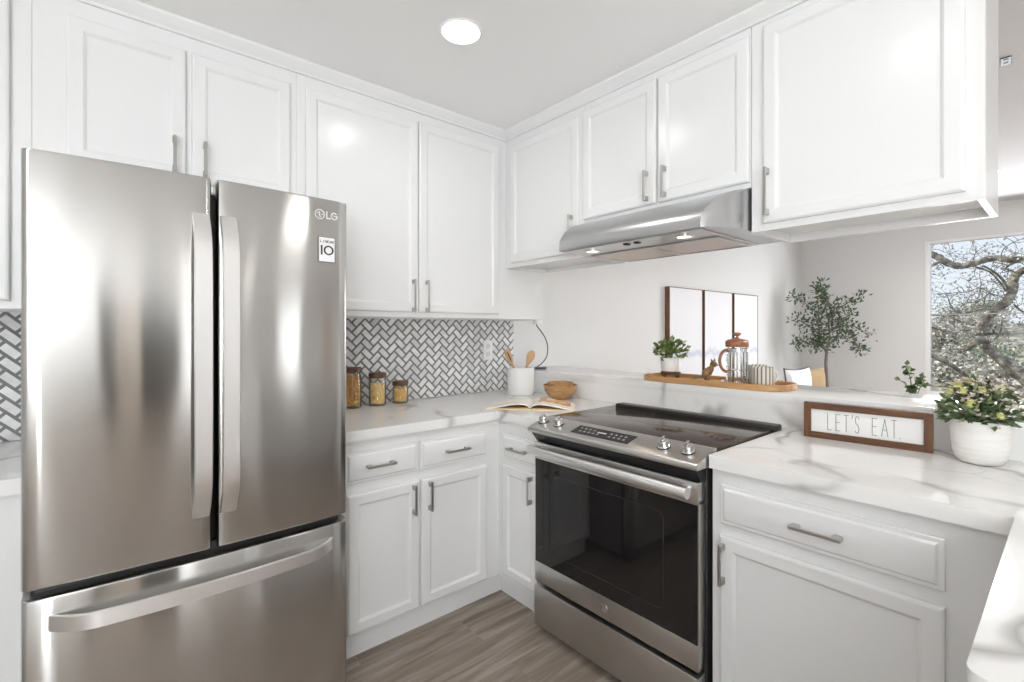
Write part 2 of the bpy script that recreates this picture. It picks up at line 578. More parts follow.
MB().box(x0 + t, x1 - t, FY - .06, FY - .055, z0 + t, z1 - t).build('pane', 'window_glass', o, smooth=False)
for k, (x0, x1) in enumerate(((.45, .65), (2.18, 2.42))):
    f = MB()
    f.box(x0, x0 + .02, FY - .10, FY - .01, 0, 2.28).box(x1 - .02, x1, FY - .10, FY - .01, 0, 2.28).box(x0 + .02, x1 - .02, FY - .10, FY - .01, 2.24, 2.28).box(x0 + .02, x1 - .02, FY - .10, FY - .01, 0, .08)
    o = struct(f'window_{k + 4}', f, 'trim_paint')  # unseen openings added so bright streaks reflect in the fridge
    MB().box(x0 + .02, x1 - .02, FY - .06, FY - .055, .08, 2.24).build('pane', 'window_glass', o, smooth=False)
f = MB()
x0, x1, z0, z1 = -2.55, -.45, .85, 2.08
f.box(-2.18, -2.11, x0, x0 + t, z0, z1).box(-2.18, -2.11, x1 - t, x1, z0, z1).box(-2.18, -2.11, x0, x1, z1 - t, z1).box(-2.18, -2.11, x0, x1, z0, z0 + t)
o = struct('window_3', f, 'trim_paint')  # unseen side opening, added to go with the fill from that side
MB().box(-2.15, -2.145, x0 + t, x1 - t, z0 + t, z1 - t).build('pane', 'window_glass', o, smooth=False)
# half wall that carries the raised ledge
struct('wall_partition', MB().box(2.128, 2.30, -.62, WY, 0, 1.008), 'wall_paint', smooth=False)

# crown moulding under the ceiling
UF = 2.122   # face of the uppers on the long wall (y)
UX = 1.757   # face of the uppers on the range side (x)
prof = [(0, 2.388), (.010, 2.388), (.012, 2.398), (.016, 2.402), (.030, 2.424), (.033, 2.43), (.033, 2.44), (0, 2.44)]
cr = MB()
cr.loft([[(-1.6, UF - d, z) for d, z in prof], [(UX - d, UF - d, z) for d, z in prof], [(UX - d, .154 - 0 * d, z) for d, z in prof]])
struct('trim_1', cr, 'cabinet_paint', ang=25)

# herringbone marble splashback: a mosaic of separate tiles on a grout bed
def herring(name, x0, x1, z0, z1, y):
    W, Lg, g = .0358, .0685, .0052
    b = MB()
    bm = b.bm
    xc, zc = (x0 + x1) / 2, (z0 + z1) / 2
    R = Matrix.Rotation(-PI / 4, 2)
    n = int(max(x1 - x0, z1 - z0) / W) + 12
    for i in range(-2 * n, 2 * n):
        for j in range(-n, n):
            ox, oy = i * W + j * Lg, -i * W + j * Lg
            for (a0, b0, a1, b1) in ((0, 0, Lg, W), (Lg, 0, Lg + W, Lg)):
                pts = [R @ Vector((ox + u, oy + v)) for u, v in ((a0 + g, b0 + g), (a1 - g, b0 + g), (a1 - g, b1 - g), (a0 + g, b1 - g))]
                cx = sum(q.x for q in pts) / 4 + xc; cz = sum(q.y for q in pts) / 4 + zc
                if not (x0 - .03 < cx < x1 + .03 and z0 - .03 < cz < z1 + .03):
                    continue
                f0 = [bm.verts.new((q.x + xc, y, q.y + zc)) for q in pts]
                bk = [bm.verts.new((q.x + xc, y + .005, q.y + zc)) for q in pts]
                bm.faces.new(f0)
                for k in range(4):
                    bm.faces.new((f0[k], bk[k], bk[(k + 1) % 4], f0[(k + 1) % 4]))
    for co, no in (((x0, 0, 0), (-1, 0, 0)), ((x1, 0, 0), (1, 0, 0)), ((0, 0, z0), (0, 0, -1)), ((0, 0, z1), (0, 0, 1))):
        bmesh.ops.bisect_plane(bm, geom=bm.verts[:] + bm.edges[:] + bm.faces[:], plane_co=co, plane_no=no, clear_outer=True)
    o = struct(name, b, 'marble_tile', smooth=False, fixn=False)
    g_ = MB().box(x0, x1, y + .003, y + .009, z0, z1).build('grout_bed', 'grout', o, smooth=False)
    return o
herring('wall_tile_1', .55, 2.105, .915, 1.372, WY - .0095)
herring('wall_tile_2', -1.4, -.15, .915, 1.374, WY - .0095)

# ------------------------------------------------------------------ cabinet makers
def facing(side, u0, n0):
    """maps (u along the face, outward n, z) to world; 'back' faces -y at y=n0, 'range' faces -x at x=n0, u runs along +x or +y"""
    if side == 'back':
        return lambda u, n, z: (u, n0 - n, z)
    if side == 'range':
        return lambda u, n, z: (n0 - n, u, z)
    return lambda u, n, z: (u, n0 + n, z)       # 'leg' faces +y
def rings(P, u0, u1, z0, z1, steps):
    return [[P(u0 + i, n, z0 + i), P(u1 - i, n, z0 + i), P(u1 - i, n, z1 - i), P(u0 + i, n, z1 - i)] for i, n in steps]
DOOR = [(0, 0), (0, .013), (.003, .017), (.008, .019), (.040, .019), (.043, .0175), (.050, .0115), (.055, .0105), (.060, .0105)]
DRAWER = [(0, 0), (0, .010), (.002, .012), (.011, .0125), (.016, .018), (.019, .019)]
def panel(P, u0, u1, z0, z1, steps):
    return MB().loft(rings(P, u0, u1, z0, z1, steps))
def pull(P, u, z, length, vertical, parent, n0=.019, w=.0048):
    b = MB()
    h = length / 2
    def bx(ua, ub, na, nb, za, zb):
        pa, pb = P(ua, na, za), P(ub, nb, zb)
        b.box(pa[0], pb[0], pa[1], pb[1], pa[2], pb[2], .0015, 1)
    if vertical:
        for s in (-1, 1):
            bx(u - .006, u + .006, n0, n0 + .028, z + s * h - .010, z + s * h + .010)
        bx(u - w, u + w, n0 + .0245, n0 + .031, z - h - .012, z + h + .012)
    else:
        for s in (-1, 1):
            bx(u + s * h - .010, u + s * h + .010, n0, n0 + .028, z - .006, z + .006)
        bx(u - h - .012, u + h + .012, n0 + .0245, n0 + .031, z - w, z + w)
    return b.build('handle', 'nickel', parent)
def cabinet(name, label, side, face, back, u0, u1, z0, z1, doors=(), drawers=(), group=None, toe=None, cat='cabinet', bottom_lip=0, toe_ext=0):
    P = facing(side, 0, face)
    D = abs(back - face)
    c = P((u0 + u1) / 2, -D / 2, 0 if toe else z0)
    t = thing(name, label, cat, c, group)
    b = MB()
    def bx(ua, ub, na, nb, za, zb, bev=.0015):
        pa, pb = P(ua, na, za), P(ub, nb, zb)
        b.box(pa[0], pb[0], pa[1], pb[1], pa[2], pb[2], bev, 1)
    if bottom_lip:                                  # sides and face rail hang below the bottom board
        bx(u0 + .0185, u1 - .0185, -D + .0185, -.0195, z0 + bottom_lip, z1)
        bx(u0, u0 + .018, -D + .0181, -.0191, z0, z1); bx(u1 - .018, u1, -D + .0181, -.0191, z0, z1)
        bx(u0 + .0001, u1 - .0001, -.019, 0, z0, z1)
        bx(u0 + .0001, u1 - .0001, -D, -D + .018, z0 + .0001, z1)
    else:
        bx(u0, u1, -D, 0, z0, z1)
    b.build('body', 'cabinet_paint', t)
    if toe:
        b = MB()
        bx(u0, u1 + toe_ext, -D, -toe, 0, z0 - .0005, 0)
        b.build('toe_kick', 'cabinet_paint', t)
    for (a, e, za, zb, hu, hz, *hl) in doors:
        d = panel(P, a, e, za, zb, DOOR).build('door', 'cabinet_paint', t, ang=20)
        if hu is not None:
            pull(P, hu, hz, hl[0] if hl else .104, True, d)
    for (a, e, za, zb, hu) in drawers:
        d = panel(P, a, e, za, zb, DRAWER).build('drawer', 'cabinet_paint', t, ang=20)
        pull(P, hu, (za + zb) / 2, .100, False, d)
    return t

# uppers on the long wall
cabinet('upper_cabinet', 'white wall cabinet above the tiled strip beside the fridge, cut off by the picture edge', 'back', UF, WY - .004, -1.10, -.1725, 1.375, 2.40,
        [(-1.08, -.655, 1.40, 2.34, None, 0), (-.645, -.220, 1.40, 2.34, None, 0)], bottom_lip=.02)
cabinet('upper_cabinet', 'white short two-door cabinet above the fridge', 'back', UF, WY - .004, -.172, .6155, 1.83, 2.40,
        [(-.093, .228, 1.855, 2.33, .192, 1.94), (.247, .587, 1.855, 2.33, .285, 1.94)])
cabinet('upper_cabinet', 'white tall two-door wall cabinet above the herringbone tile and glass jars', 'back', UF, WY - .004, .616, 2.06, 1.372, 2.40,
        [(.650, 1.183, 1.398, 2.34, 1.150, 1.478, .136), (1.189, 1.697, 1.398, 2.345, 1.225, 1.478, .136)], bottom_lip=.02)
# uppers on the range side, hung over the ledge
UB = 2.082
cabinet('upper_cabinet', 'white single-door wall cabinet in the corner at the hood, cut short above the open ledge', 'range', UX, UB, 1.531, UF - .002, 1.662, 2.40,
        [(1.556, 2.068, 1.686, 2.345, 1.592, 1.790, .136)], bottom_lip=.02)
cabinet('upper_cabinet', 'white short two-door cabinet mounted right above the steel range hood', 'range', UX, UB, .752, 1.529, 1.818, 2.40,
        [(1.131, 1.529, 1.836, 2.355, 1.168, 1.912), (.724 + .03, 1.121, 1.836, 2.355, 1.083, 1.912)])
cabinet('upper_cabinet', 'large white wall cabinet with one wide door, hanging at the open end above the sign', 'range', UX, UB, .155, .750, 1.656, 2.40,
        [(.193, .706, 1.680, 2.365, .688, 1.784, .140)], bottom_lip=.03)

# bases
BY, BX, CT = 1.852, 1.487, .872
cabinet('base_cabinet', 'white base cabinet beside the fridge, two drawers over two doors, below the glass jars', 'back', BY, WY - .013, .70, 1.4872, .10, CT,
        [(.722, 1.037, .114, .662, 1.005, .588), (1.047, 1.401, .114, .662, 1.083, .588)],
        [(.712, 1.032, .704, .828, .855), (1.043, 1.405, .704, .828, 1.225)], toe=.030, toe_ext=.0378)
cabinet('base_cabinet', 'narrow white corner base cabinet between the corner and the range', 'range', BX, 2.10, 1.542, WY - .013, .10, CT,
        [(1.556, 1.805, .128, .662, 1.590, .588)], [(1.556, 1.805, .692, .808, 1.680)], toe=.038)
cabinet('base_cabinet', 'white base cabinet below the wooden sign, one wide drawer over one wide door', 'range', BX, 2.10, .092, .757, .10, CT,
        [(.197, .726, .128, .668, .712, .585)], [(.197, .726, .705, .827, .455)], toe=.038)
cabinet('base_cabinet', 'white base cabinet under the near arm of the quartz counter', 'leg', .066, -.54, .79, 1.484, .10, CT,
        [(.81, 1.13, .128, .83, None, 0), (1.14, 1.46, .128, .83, None, 0)], toe=.05)
cabinet('base_cabinet', 'white base cabinet in the gap beside the fridge at the picture edge', 'back', BY, WY - .013, -1.10, -.168, .10, CT,
        [(-1.08, -.655, .114, .662, None, 0), (-.645, -.225, .114, .662, None, 0)],
        [(-1.08, -.655, .704, .828, -.87), (-.645, -.225, .704, .828, -.43)], toe=.03)

# countertops
def slab(poly, z0, z1, bev, round_at=None):
    return MB().prism(poly, 'z', z0, z1).bevel_all(bev, 2)
tag(slab([(.695, 1.83), (1.465, 1.83), (1.465, 1.5425), (2.1045, 1.5425), (2.1045, WY - .013), (.695, WY - .013)], CT, .914, .003)
    .build('countertop', 'quartz', org=(1.4, 2.15, CT)), 'white veined quartz counter running into the corner under the glass jars and open book', 'countertop')
cor = [(.761 + .022 - .022 * math.cos(a), .085 - .022 + .022 * math.sin(a)) for a in (0, .39, .785, 1.18, 1.57)]
tag(slab([(1.465, .757), (1.465, .085)] + cor[::-1] + [(.761, -.55), (2.1045, -.55), (2.1045, .757)], CT, .914, .003)
    .build('countertop', 'quartz', org=(1.78, .4, CT)), 'white veined quartz counter beside the range carrying the wooden sign and turning towards the viewer', 'countertop')
tag(slab([(-1.10, 1.83), (-.165, 1.83), (-.165, WY - .013), (-1.10, WY - .013)], CT, .914, .003)
    .build('countertop', 'quartz', org=(-.64, 2.15, CT)), 'short white counter at the picture edge beside the fridge', 'countertop')
t = thing('bar_ledge', 'raised white quartz ledge behind the range carrying the wooden tray', 'ledge', (2.3, .95, .914))
MB().box(2.106, 2.127, -.60, WY - .001, .872, 1.012).build('riser', 'quartz', t, smooth=False)
MB().box(2.1052, 2.52, -.62, WY - .001, 1.010, 1.050, .003).build('top', 'quartz', t)
# quartz strip on the counter behind the range
tag(MB().box(2.052, 2.1045, .758, 1.5415, CT, .914).build('counter_filler', 'quartz', org=(2.08, 1.15, CT), smooth=False), 'narrow quartz strip filling behind the cooktop back rim', 'countertop')

# ------------------------------------------------------------------ refrigerator
fx0, fx1, FYF = -.1495, .629, 1.599
fxc = (fx0 + fx1) / 2
fr = thing('refrigerator', 'tall stainless steel french-door refrigerator with bottom freezer drawer', 'refrigerator', (fxc, 2.0, 0))
MB().box(fx0 + .012, fx1 - .017, 1.685, 2.44, .02, 1.722, .004).build('body', 'fridge_grey', fr)
MB().box(fx0 + .012, fx1 - .012, 1.657, 1.686, .03, 1.71).build('gasket', 'black_plastic', fr, smooth=False)
def ffront(x):
    k = (x - fxc) / ((fx1 - fx0) / 2)
    return FYF - .018 * (1 - k * k)
def fdoor(x0, x1, z0, z1, name):
    b = MB()
    n = 14
    r = .012
    def prof(z, ins):
        front = []
        for i in range(n + 1):
            x = x0 + r + (x1 - x0 - 2 * r) * i / n
            front.append((x, ffront(x) + ins, z))
        left = [(x0, ffront(x0) + r + .0 + ins, z), (x0 + r * .3, ffront(x0) + r * .3 + ins, z)]
        rgt = [(x1 - r * .3, ffront(x1) + r * .3 + ins, z), (x1, ffront(x1) + r + ins, z)]
        return [(x0, 1.662, z)] + left + front + rgt + [(x1, 1.662, z)]
    b.loft([prof(z0, .006), prof(z0 + .002, .002), prof(z0 + .007, 0), prof(z1 - .007, 0), prof(z1 - .002, .002), prof(z1, .006)])
    return b.build(name, 'stainless', fr, ang=40)
dl = fdoor(fx0, .2316, .691, 1.740, 'door')
dr = fdoor(.2462, fx1, .691, 1.740, 'door')
dz = fdoor(fx0, fx1, .075, .669, 'freezer_drawer')
MB().box(fx0 + .02, fx1 - .02, 1.64, 1.68, .668, .693).build('divider', 'dark_metal', fr, smooth=False)
MB().box(fx0 + .03, fx1 - .03, 1.63, 1.70, 0, .07).build('kick_grille', 'dark_metal', fr, smooth=False)
def bow(pts, width_dir, w, th, nrm):
    """flat bar along pts: w wide along width_dir, th thick along nrm"""
    wd, nd = Vector(width_dir) * w / 2, Vector(nrm) * th / 2
    rr = []
    for p in pts:
        p = Vector(p)
        c = .35
        rr.append([p - wd - nd * c, p - wd * .9 - nd, p + wd * .9 - nd, p + wd - nd * c, p + wd + nd * c, p + wd * .9 + nd, p - wd * .9 + nd, p - wd - nd * c * -1])
    return MB().loft(rr)
for x, par in ((.2062, dl), (.2726, dr)):
    pts = []
    for i in range(25):
        k = i / 24
        z = .787 + (1.636 - .787) * k
        e = min(k, 1 - k) / .16
        out = .047 * (1 - (1 - min(1, e)) ** 2) if e < 1 else .047
        out += .010 * math.sin(PI * k)
        pts.append((x, ffront(x) - out + .006, z))
    bow(pts, (1, 0, 0), .043, .013, (0, 1, 0)).build('handle', 'handle_steel', par, ang=40)
pts = []
for i in range(33):
    k = i / 32
    x = -.102 + (.578 + .102) * k
    e = min(k, 1 - k) / .14
    out = .046 * (1 - (1 - min(1, e)) ** 2) if e < 1 else .046
    out += .012 * math.sin(PI * k)
    pts.append((x, ffront(x) - out + .006, .606))
bow(pts, (0, 0, 1), .040, .013, (0, 1, 0)).build('handle', 'handle_steel', dz, ang=40)
# badge: ring with a face mark, and the two letters
def strokes(b, segs, P, w, th=.0012):
    """flat strokes: each is a list of (u, v); P maps (u, v, n) to world"""
    for s in segs:
        for (a, c), (d, e) in zip(s, s[1:]):
            l = math.hypot(d - a, e - c) or 1e-6
            ux, uy = (d - a) / l, (e - c) / l
            px, py = -uy * w / 2, ux * w / 2
            a0, c0, d0, e0 = a - ux * w / 2, c - uy * w / 2, d + ux * w / 2, e + uy * w / 2
            q = [(a0 + px, c0 + py), (d0 + px, e0 + py), (d0 - px, e0 - py), (a0 - px, c0 - py)]
            b.loft([[P(u, v, 0) for u, v in q], [P(u, v, th) for u, v in q]])
    return b
def arc(cx, cy, r, a0, a1, n=20, ry=None):
    return [(cx + r * math.cos(math.radians(a0 + (a1 - a0) * i / n)), cy + (ry or r) * math.sin(math.radians(a0 + (a1 - a0) * i / n))) for i in range(n + 1)]
xb, zb = .533, 1.686
PB = lambda u, v, n: (xb + u * 1.3, ffront(xb + u * 1.3) - n - .0008, zb + v * 1.3)
b = MB()
strokes(b, [arc(0, 0, .0115, 20, 360), [(.0115, 0), (.003, 0)], [(-.001, .006), (-.001, -.005), (.003, -.005)], arc(-.005, .003, .0008, 0, 360, 6)], PB, .0022)
strokes(b, [[(.018, .008), (.018, -.008), (.026, -.008)], arc(.037, 0, .0075, 50, 360, 14, .008) + [(.037, 0)]], PB, .0032)
b.build('badge', 'logo_grey', dr, smooth=False)
xs, zs = .556, 1.573
PS = lambda u, v, n: (xs + u * 1.28, ffront(xs) - .002 - n + u * 1.28 * SLP, zs + v * 1.03)
SLP = (ffront(xs + .03) - ffront(xs - .03)) / .06
q = [(-.021, -.039), (.021, -.039), (.021, .039), (-.021, .039)]
b = MB().loft([[PS(u, v, -.004) for u, v in q], [PS(u, v, .0008) for u, v in q]])
st = b.build('warranty_sticker', 'sticker_white', dr, smooth=False)
PS2 = lambda u, v, n: PS(u, v, n + .0009)
b = MB()
strokes(b, [[(-.0135, .011), (-.0135, -.015)]], PS2, .0042, .0004)
strokes(b, [arc(.0045, -.002, .0108, 0, 360, 24, .0128)], PS2, .0040, .0004)
strokes(b, [[(-.021, -.039), (.021, -.039), (.021, .039), (-.021, .039), (-.021, -.039)]], PS2, .0012, .0004)
# LINEAR
lx, lw_, lh = -.0165, .0042, .007
glyph = {'L': [[(0, 1), (0, 0), (1, 0)]], 'I': [[(.5, 0), (.5, 1)]], 'N': [[(0, 0), (0, 1), (1, 0), (1, 1)]], 'E': [[(1, 1), (0, 1), (0, 0), (1, 0)], [(0, .5), (.8, .5)]],
         'A': [[(0, 0), (.5, 1), (1, 0)], [(.2, .4), (.8, .4)]], 'R': [[(0, 0), (0, 1), (1, 1), (1, .5), (0, .5), (1, 0)]]}
for i, ch in enumerate('LINEAR'):
    strokes(b, [[(lx + i * .0059 + u * lw_, .022 + v * lh) for u, v in s] for s in glyph[ch]], PS2, .0011, .0004)
b.build('sticker_print', 'ink', st, smooth=False)

# ------------------------------------------------------------------ range
RY0, RY1 = .768, 1.536
rg = thing('range', 'slide-in stainless steel electric range with black glass oven door', 'stove', (1.75, (RY0 + RY1) / 2, 0))
MB().box(1.478, 2.045, RY0 + .002, RY1 - .002, .035, .905, .003).build('body', 'dark_metal', rg)
for (x, y) in ((1.52, RY0 + .05), (1.52, RY1 - .05), (2.0, RY0 + .05), (2.0, RY1 - .05)):
    MB().lathe([(.018, 0), (.018, .012), (.010, .014), (.010, .04)], x, y, 0, 14).build('foot', 'black_plastic', rg)
MB().box(1.43, 1.480, RY0 + .008, RY1 - .002, .034, .203, .004).build('storage_drawer', 'range_steel', rg)
od = MB()
od.box(1.434, 1.474, RY0 + .008, RY1 - .002, .222, .306, .002).box(1.434, 1.474, RY0 + .008, RY1 - .002, .752, .824, .002)
od.box(1.438, 1.474, RY0 + .008, RY0 + .016, .30, .76).box(1.438, 1.474, RY1 - .010, RY1 - .002, .30, .76)
dor = od.build('oven_door', 'range_steel', rg)
MB().box(1.435, 1.470, RY0 + .012, RY1 - .006, .306, .752).build('glass_panel', 'black_gloss', dor, smooth=False)
# printed border of the inner window
def rrect(y0, y1, z0, z1, r, n=6):
    out = []
    for cy, cz, a in ((y1 - r, z1 - r, 0), (y0 + r, z1 - r, 90), (y0 + r, z0 + r, 180), (y1 - r, z0 + r, 270)):
        out += [(cy + r * math.cos(math.radians(a + 90 * i / n)), cz + r * math.sin(math.radians(a + 90 * i / n))) for i in range(n + 1)]
    return out
rA = rrect(.90, 1.425, .365, .70, .03)
rB = rrect(.903, 1.422, .368, .697, .028)
b = MB()
b.loft([[(1.4346, y, z) for y, z in rA], [(1.4346, y, z) for y, z in rB]], True, False, False)
b.build('window_border', mat('border_grey', (.028, .028, .029), .2), dor, smooth=False)
hb = MB().tube([(1.386, RY0 + .018, .800), (1.386, RY1 - .018, .800)], .0185, 20)
for y in (RY0 + .045, RY1 - .045):
    hb.box(1.386, 1.436, y - .012, y + .012, .790, .812, .003)
hb.build('handle', 'handle_steel', dor)
eb = MB().lathe([(.0165, 0), (.0165, .0012), (.014, .0018)], 0, 0, 0, 28, Matrix.Translation((1.434, 1.152, .262)) @ Matrix.Rotation(-PI / 2, 4, 'Y'))
em = eb.build('emblem', 'chrome', dor)
PE = lambda u, v, n: (1.434 - .0019 - n, 1.152 - u, .262 + v)
b = MB()
strokes(b, [arc(0, 0, .0125, 0, 360, 24), arc(-.0035, .001, .0042, 60, 330, 12) + [(-.003, -.002), (-.005, -.004)], arc(.0045, .003, .0025, 20, 260, 8), arc(.0045, -.002, .003, 100, 330, 8)], PE, .0011, .0004)
b.build('emblem_script', 'ink_grey', em, smooth=False)
# recess under the console, slanting inwards
b = MB().prism([(1.410, .872), (1.478, .872), (1.478, .826), (1.447, .826)], 'y', RY0 + .006, RY1 - .004)
b.build('vent_trim', 'black_plastic', rg, smooth=False)
# console: sloping steel fascia with rounded nose
cp = [(1.400, .872), (1.398, .880), (1.402, .889), (1.410, .894), (1.517, .924), (1.525, .924), (1.525, .872)]
con = MB().prism(cp, 'y', RY0 - .006, RY1 + .006).build('console', 'range_steel', rg, ang=50)
sl = math.atan2(.030, .107)
def on_console(u, y, n):            # u: distance up the slope from the nose
    return (1.410 + u * math.cos(sl) - n * math.sin(sl), y, .894 + u * math.sin(sl) + n * math.cos(sl))
q = [(.022, 1.045), (.088, 1.045), (.088, 1.322), (.022, 1.322)]
ds = MB().loft([[on_console(u, y, -.001) for u, y in q], [on_console(u, y, .0008) for u, y in q]]).build('display', 'black_gloss', con, smooth=False)
b = MB()
PD = lambda u, v, n: on_console(v, 1.322 - u, .001 + n)
for (u, v) in [(.02 + .022 * i, .066) for i in range(4)] + [(.03 + .022 * i, .042) for i in range(5)] + [(.17 + .022 * i, .064) for i in range(4)] + [(.175 + .022 * i, .042) for i in range(4)]:
    strokes(b, [[(u, v), (u + .009, v)], [(u + .002, v + .006), (u + .007, v + .006)]], PD, .0018, .0003)
strokes(b, [[(.115, .060), (.150, .060)]], PD, .006, .0003)
b.build('display_print', 'logo_grey', ds, smooth=False)
for y in (1.508, 1.418, .918, .828):
    R = Matrix.Translation(on_console(.056, y, 0)) @ Matrix.Rotation(-sl, 4, 'Y')
    k = MB().lathe([(.0215, 0), (.0215, .004), (.019, .006), (.0185, .022), (.016, .025)], 0, 0, 0, 26, R).build('knob', 'chrome', con)
    MB().box(-.0185, .0185, -.0042, .0042, .020, .033, .002, 2, R @ rotz(.25)).build('grip', 'chrome', k)
    MB().lathe([(.0235, 0), (.0235, .0025)], 0, 0, 0, 26, R).build('knob_ring', 'black_plastic', k)
ct = MB().box(1.523, 1.99, RY0 - .004, RY1 + .004, .905, .924, .002).build('cooktop', 'cooktop_glass', rg)
b = MB()
for (x, y, r) in ((1.64, .99, .105), (1.64, 1.33, .085), (1.86, .96, .075), (1.86, 1.34, .105), (1.80, 1.15, .05)):
    for rr in (r, r * .62):
        o = [(x + rr * math.cos(2 * PI * i / 48), y + rr * math.sin(2 * PI * i / 48), .92415) for i in range(48)]
        i_ = [(x + (rr - .002) * math.cos(2 * PI * i / 48), y + (rr - .002) * math.sin(2 * PI * i / 48), .92415) for i in range(48)]
        b.loft([o, i_], True, False, False)
b.build('burner_ring', mat('burner_grey', (.10, .09, .085), .25), ct, smooth=False)
MB().box(1.985, 2.050, RY0 - .012, RY1 - .010, .908, .937, .008, 3).build('back_trim', 'black_plastic', rg)

# ------------------------------------------------------------------ hood
hd = thing('range_hood', 'stainless steel under-cabinet range hood with two lit lamps', 'range hood', (1.85, 1.145, 1.664))
zb_, zt = 1.664, 1.816
HF, HB = 1.558, 2.074
def hy(x, s):      # the sides flare out a little towards the back
    k = (x - HF) / (HB - HF)
    return (.822 + (.757 - .822) * min(1, k / .2)) if s < 0 else (1.516 + (1.524 - 1.516) * min(1, k / .2))
prof = [(HF, zb_), (HF - .002, zb_ + .01), (HF, zb_ + .040), (HF + .012, zb_ + .062), (HF + .035, zb_ + .088), (HF + .065, zb_ + .110), (HF + .105, zb_ + .130), (HF + .150, zb_ + .143), (HF + .190, zt), (HB, zt), (HB, zb_)]
b = MB()
rounds = []
for s, rows in ((-1, ((.0, .012), (.012, .0))), (1, ((.012, .0), (.0, .012)))):
    for (dy, sh) in rows:
        ring = []
        for x, z in prof:
            xx = x + sh if x < 1.75 else x
            zz = z - (sh * .5 if z > zb_ + .05 else 0)
            ring.append((xx, hy(x, s) - s * dy, zz))
        rounds.append(ring)
b.loft(rounds, True, False, False)
for ring in (rounds[0], rounds[-1]):
    vs_ = [b.bm.verts.new(p) for p in ring]
    lo_ = [b.bm.verts.new((p[0], p[1], zb_)) for p in ring]
    for i in range(1, 9):
        b.bm.faces.new((vs_[i], vs_[i + 1], lo_[i + 1], lo_[i]))
    b.bm.faces.new(lo_[1:10])
bmesh.ops.remove_doubles(b.bm, verts=b.bm.verts[:], dist=.0004)
# hollow the underside
hs = b.build('shell', 'hood_steel', hd, ang=32)
pan = MB().box(HF + .016, HB - .02, .845, 1.495, zb_ - .004, zb_ + .001, .001, 1).build('underside_pan', 'range_steel', hd)
for y0, y1 in ((.87, 1.165), (1.175, 1.47)):
    f = MB().box(HF + .19, HB - .05, y0, y1, zb_ - .007, zb_ - .003, .001, 1)
    fo = f.build('filter', 'mesh_filter', hd)
    g = MB()
    t_ = .008
    g.box(HF + .19 - t_, HB - .05 + t_, y0 - t_ / 2, y0 + t_ / 2, zb_ - .009, zb_ - .003).box(HF + .19 - t_, HB - .05 + t_, y1 - t_ / 2, y1 + t_ / 2, zb_ - .009, zb_ - .003)
    g.box(HF + .19 - t_, HF + .19, y0, y1, zb_ - .009, zb_ - .003).box(HB - .05, HB - .05 + t_, y0, y1, zb_ - .009, zb_ - .003)
    g.build('filter_frame', 'range_steel', fo, smooth=False)
for y in (1.385, .945):
    lm = MB().lathe([(.034, 0), (.034, -.006), (.026, -.007), (.026, -.004)], HF + .085, y, zb_ - .002, 24).build('lamp_ring', 'chrome', hd)
    MB().lathe([(.026, -.004), (.024, -.0055)], HF + .085, y, zb_ - .002, 24).build('lamp_lens', 'hood_lens', lm)
for y in (1.135, 1.185):
    MB().box(HF + .05, HF + .075, y - .010, y + .010, zb_ - .010, zb_ - .002, .002).build('switch', 'black_plastic', hd)
for y in (1.385, .945):
    area('hood_lamp', (HF + .085, y, zb_ - .02), .05, .35, (0, 0, -1), (1, .86, .7))

# ------------------------------------------------------------------ ceiling lamps
spots = [(1.03, 1.51), (1.0, .40), (-.80, .95), (.43, -1.6), (1.12, -1.6)]  # after the first two: unseen lamps added as fill and for reflections
LBL = ['round recessed ceiling light shining white above the corner of the kitchen', 'round recessed ceiling light seen only as a reflection in the big cabinet door',
       'round recessed ceiling light over the short counter beside the fridge', 'round recessed ceiling light in front of the dark doorway behind the viewer', 'round recessed ceiling light beside the dark doorway behind the viewer']
def downlight(x, y, z, label, grp, pw):
    t = thing('recessed_light', label, 'ceiling light', (x, y, z), grp)
    MB().lathe([(.080, 0), (.080, -.003), (.075, -.006), (.070, -.004), (.070, 0)], x, y, z, 40).build('trim_ring', 'trim_paint', t)
    MB().lathe([(.070, -.0005), (.068, -.004)], x, y, z, 40).build('lens', 'lamp_lens', t)
    a = area('downlight', (x, y, z - .012), .13, pw, (0, 0, -1), (1, .985, .96))
    a.data.spread = math.radians(150)
for (x, y), l in zip(spots, LBL):
    downlight(x, y, 2.44, l, 'recessed kitchen ceiling lights', 3.2 if x < 0 else (.4 if y == .40 else 1.2))
for i, (x, y) in enumerate(((3.6, .5), (5.9, .5), (3.8, -1.4), (5.9, -1.4))):  # unseen lamps added to brighten the living room
    downlight(x, y, 2.69, ['round recessed light in the living room ceiling nearest the ledge', 'round recessed light in the living room ceiling near the olive tree',
                           'round recessed light in the living room ceiling behind the small vent', 'round recessed light in the living room ceiling in front of the window'][i], 'recessed living room ceiling lights', 16)

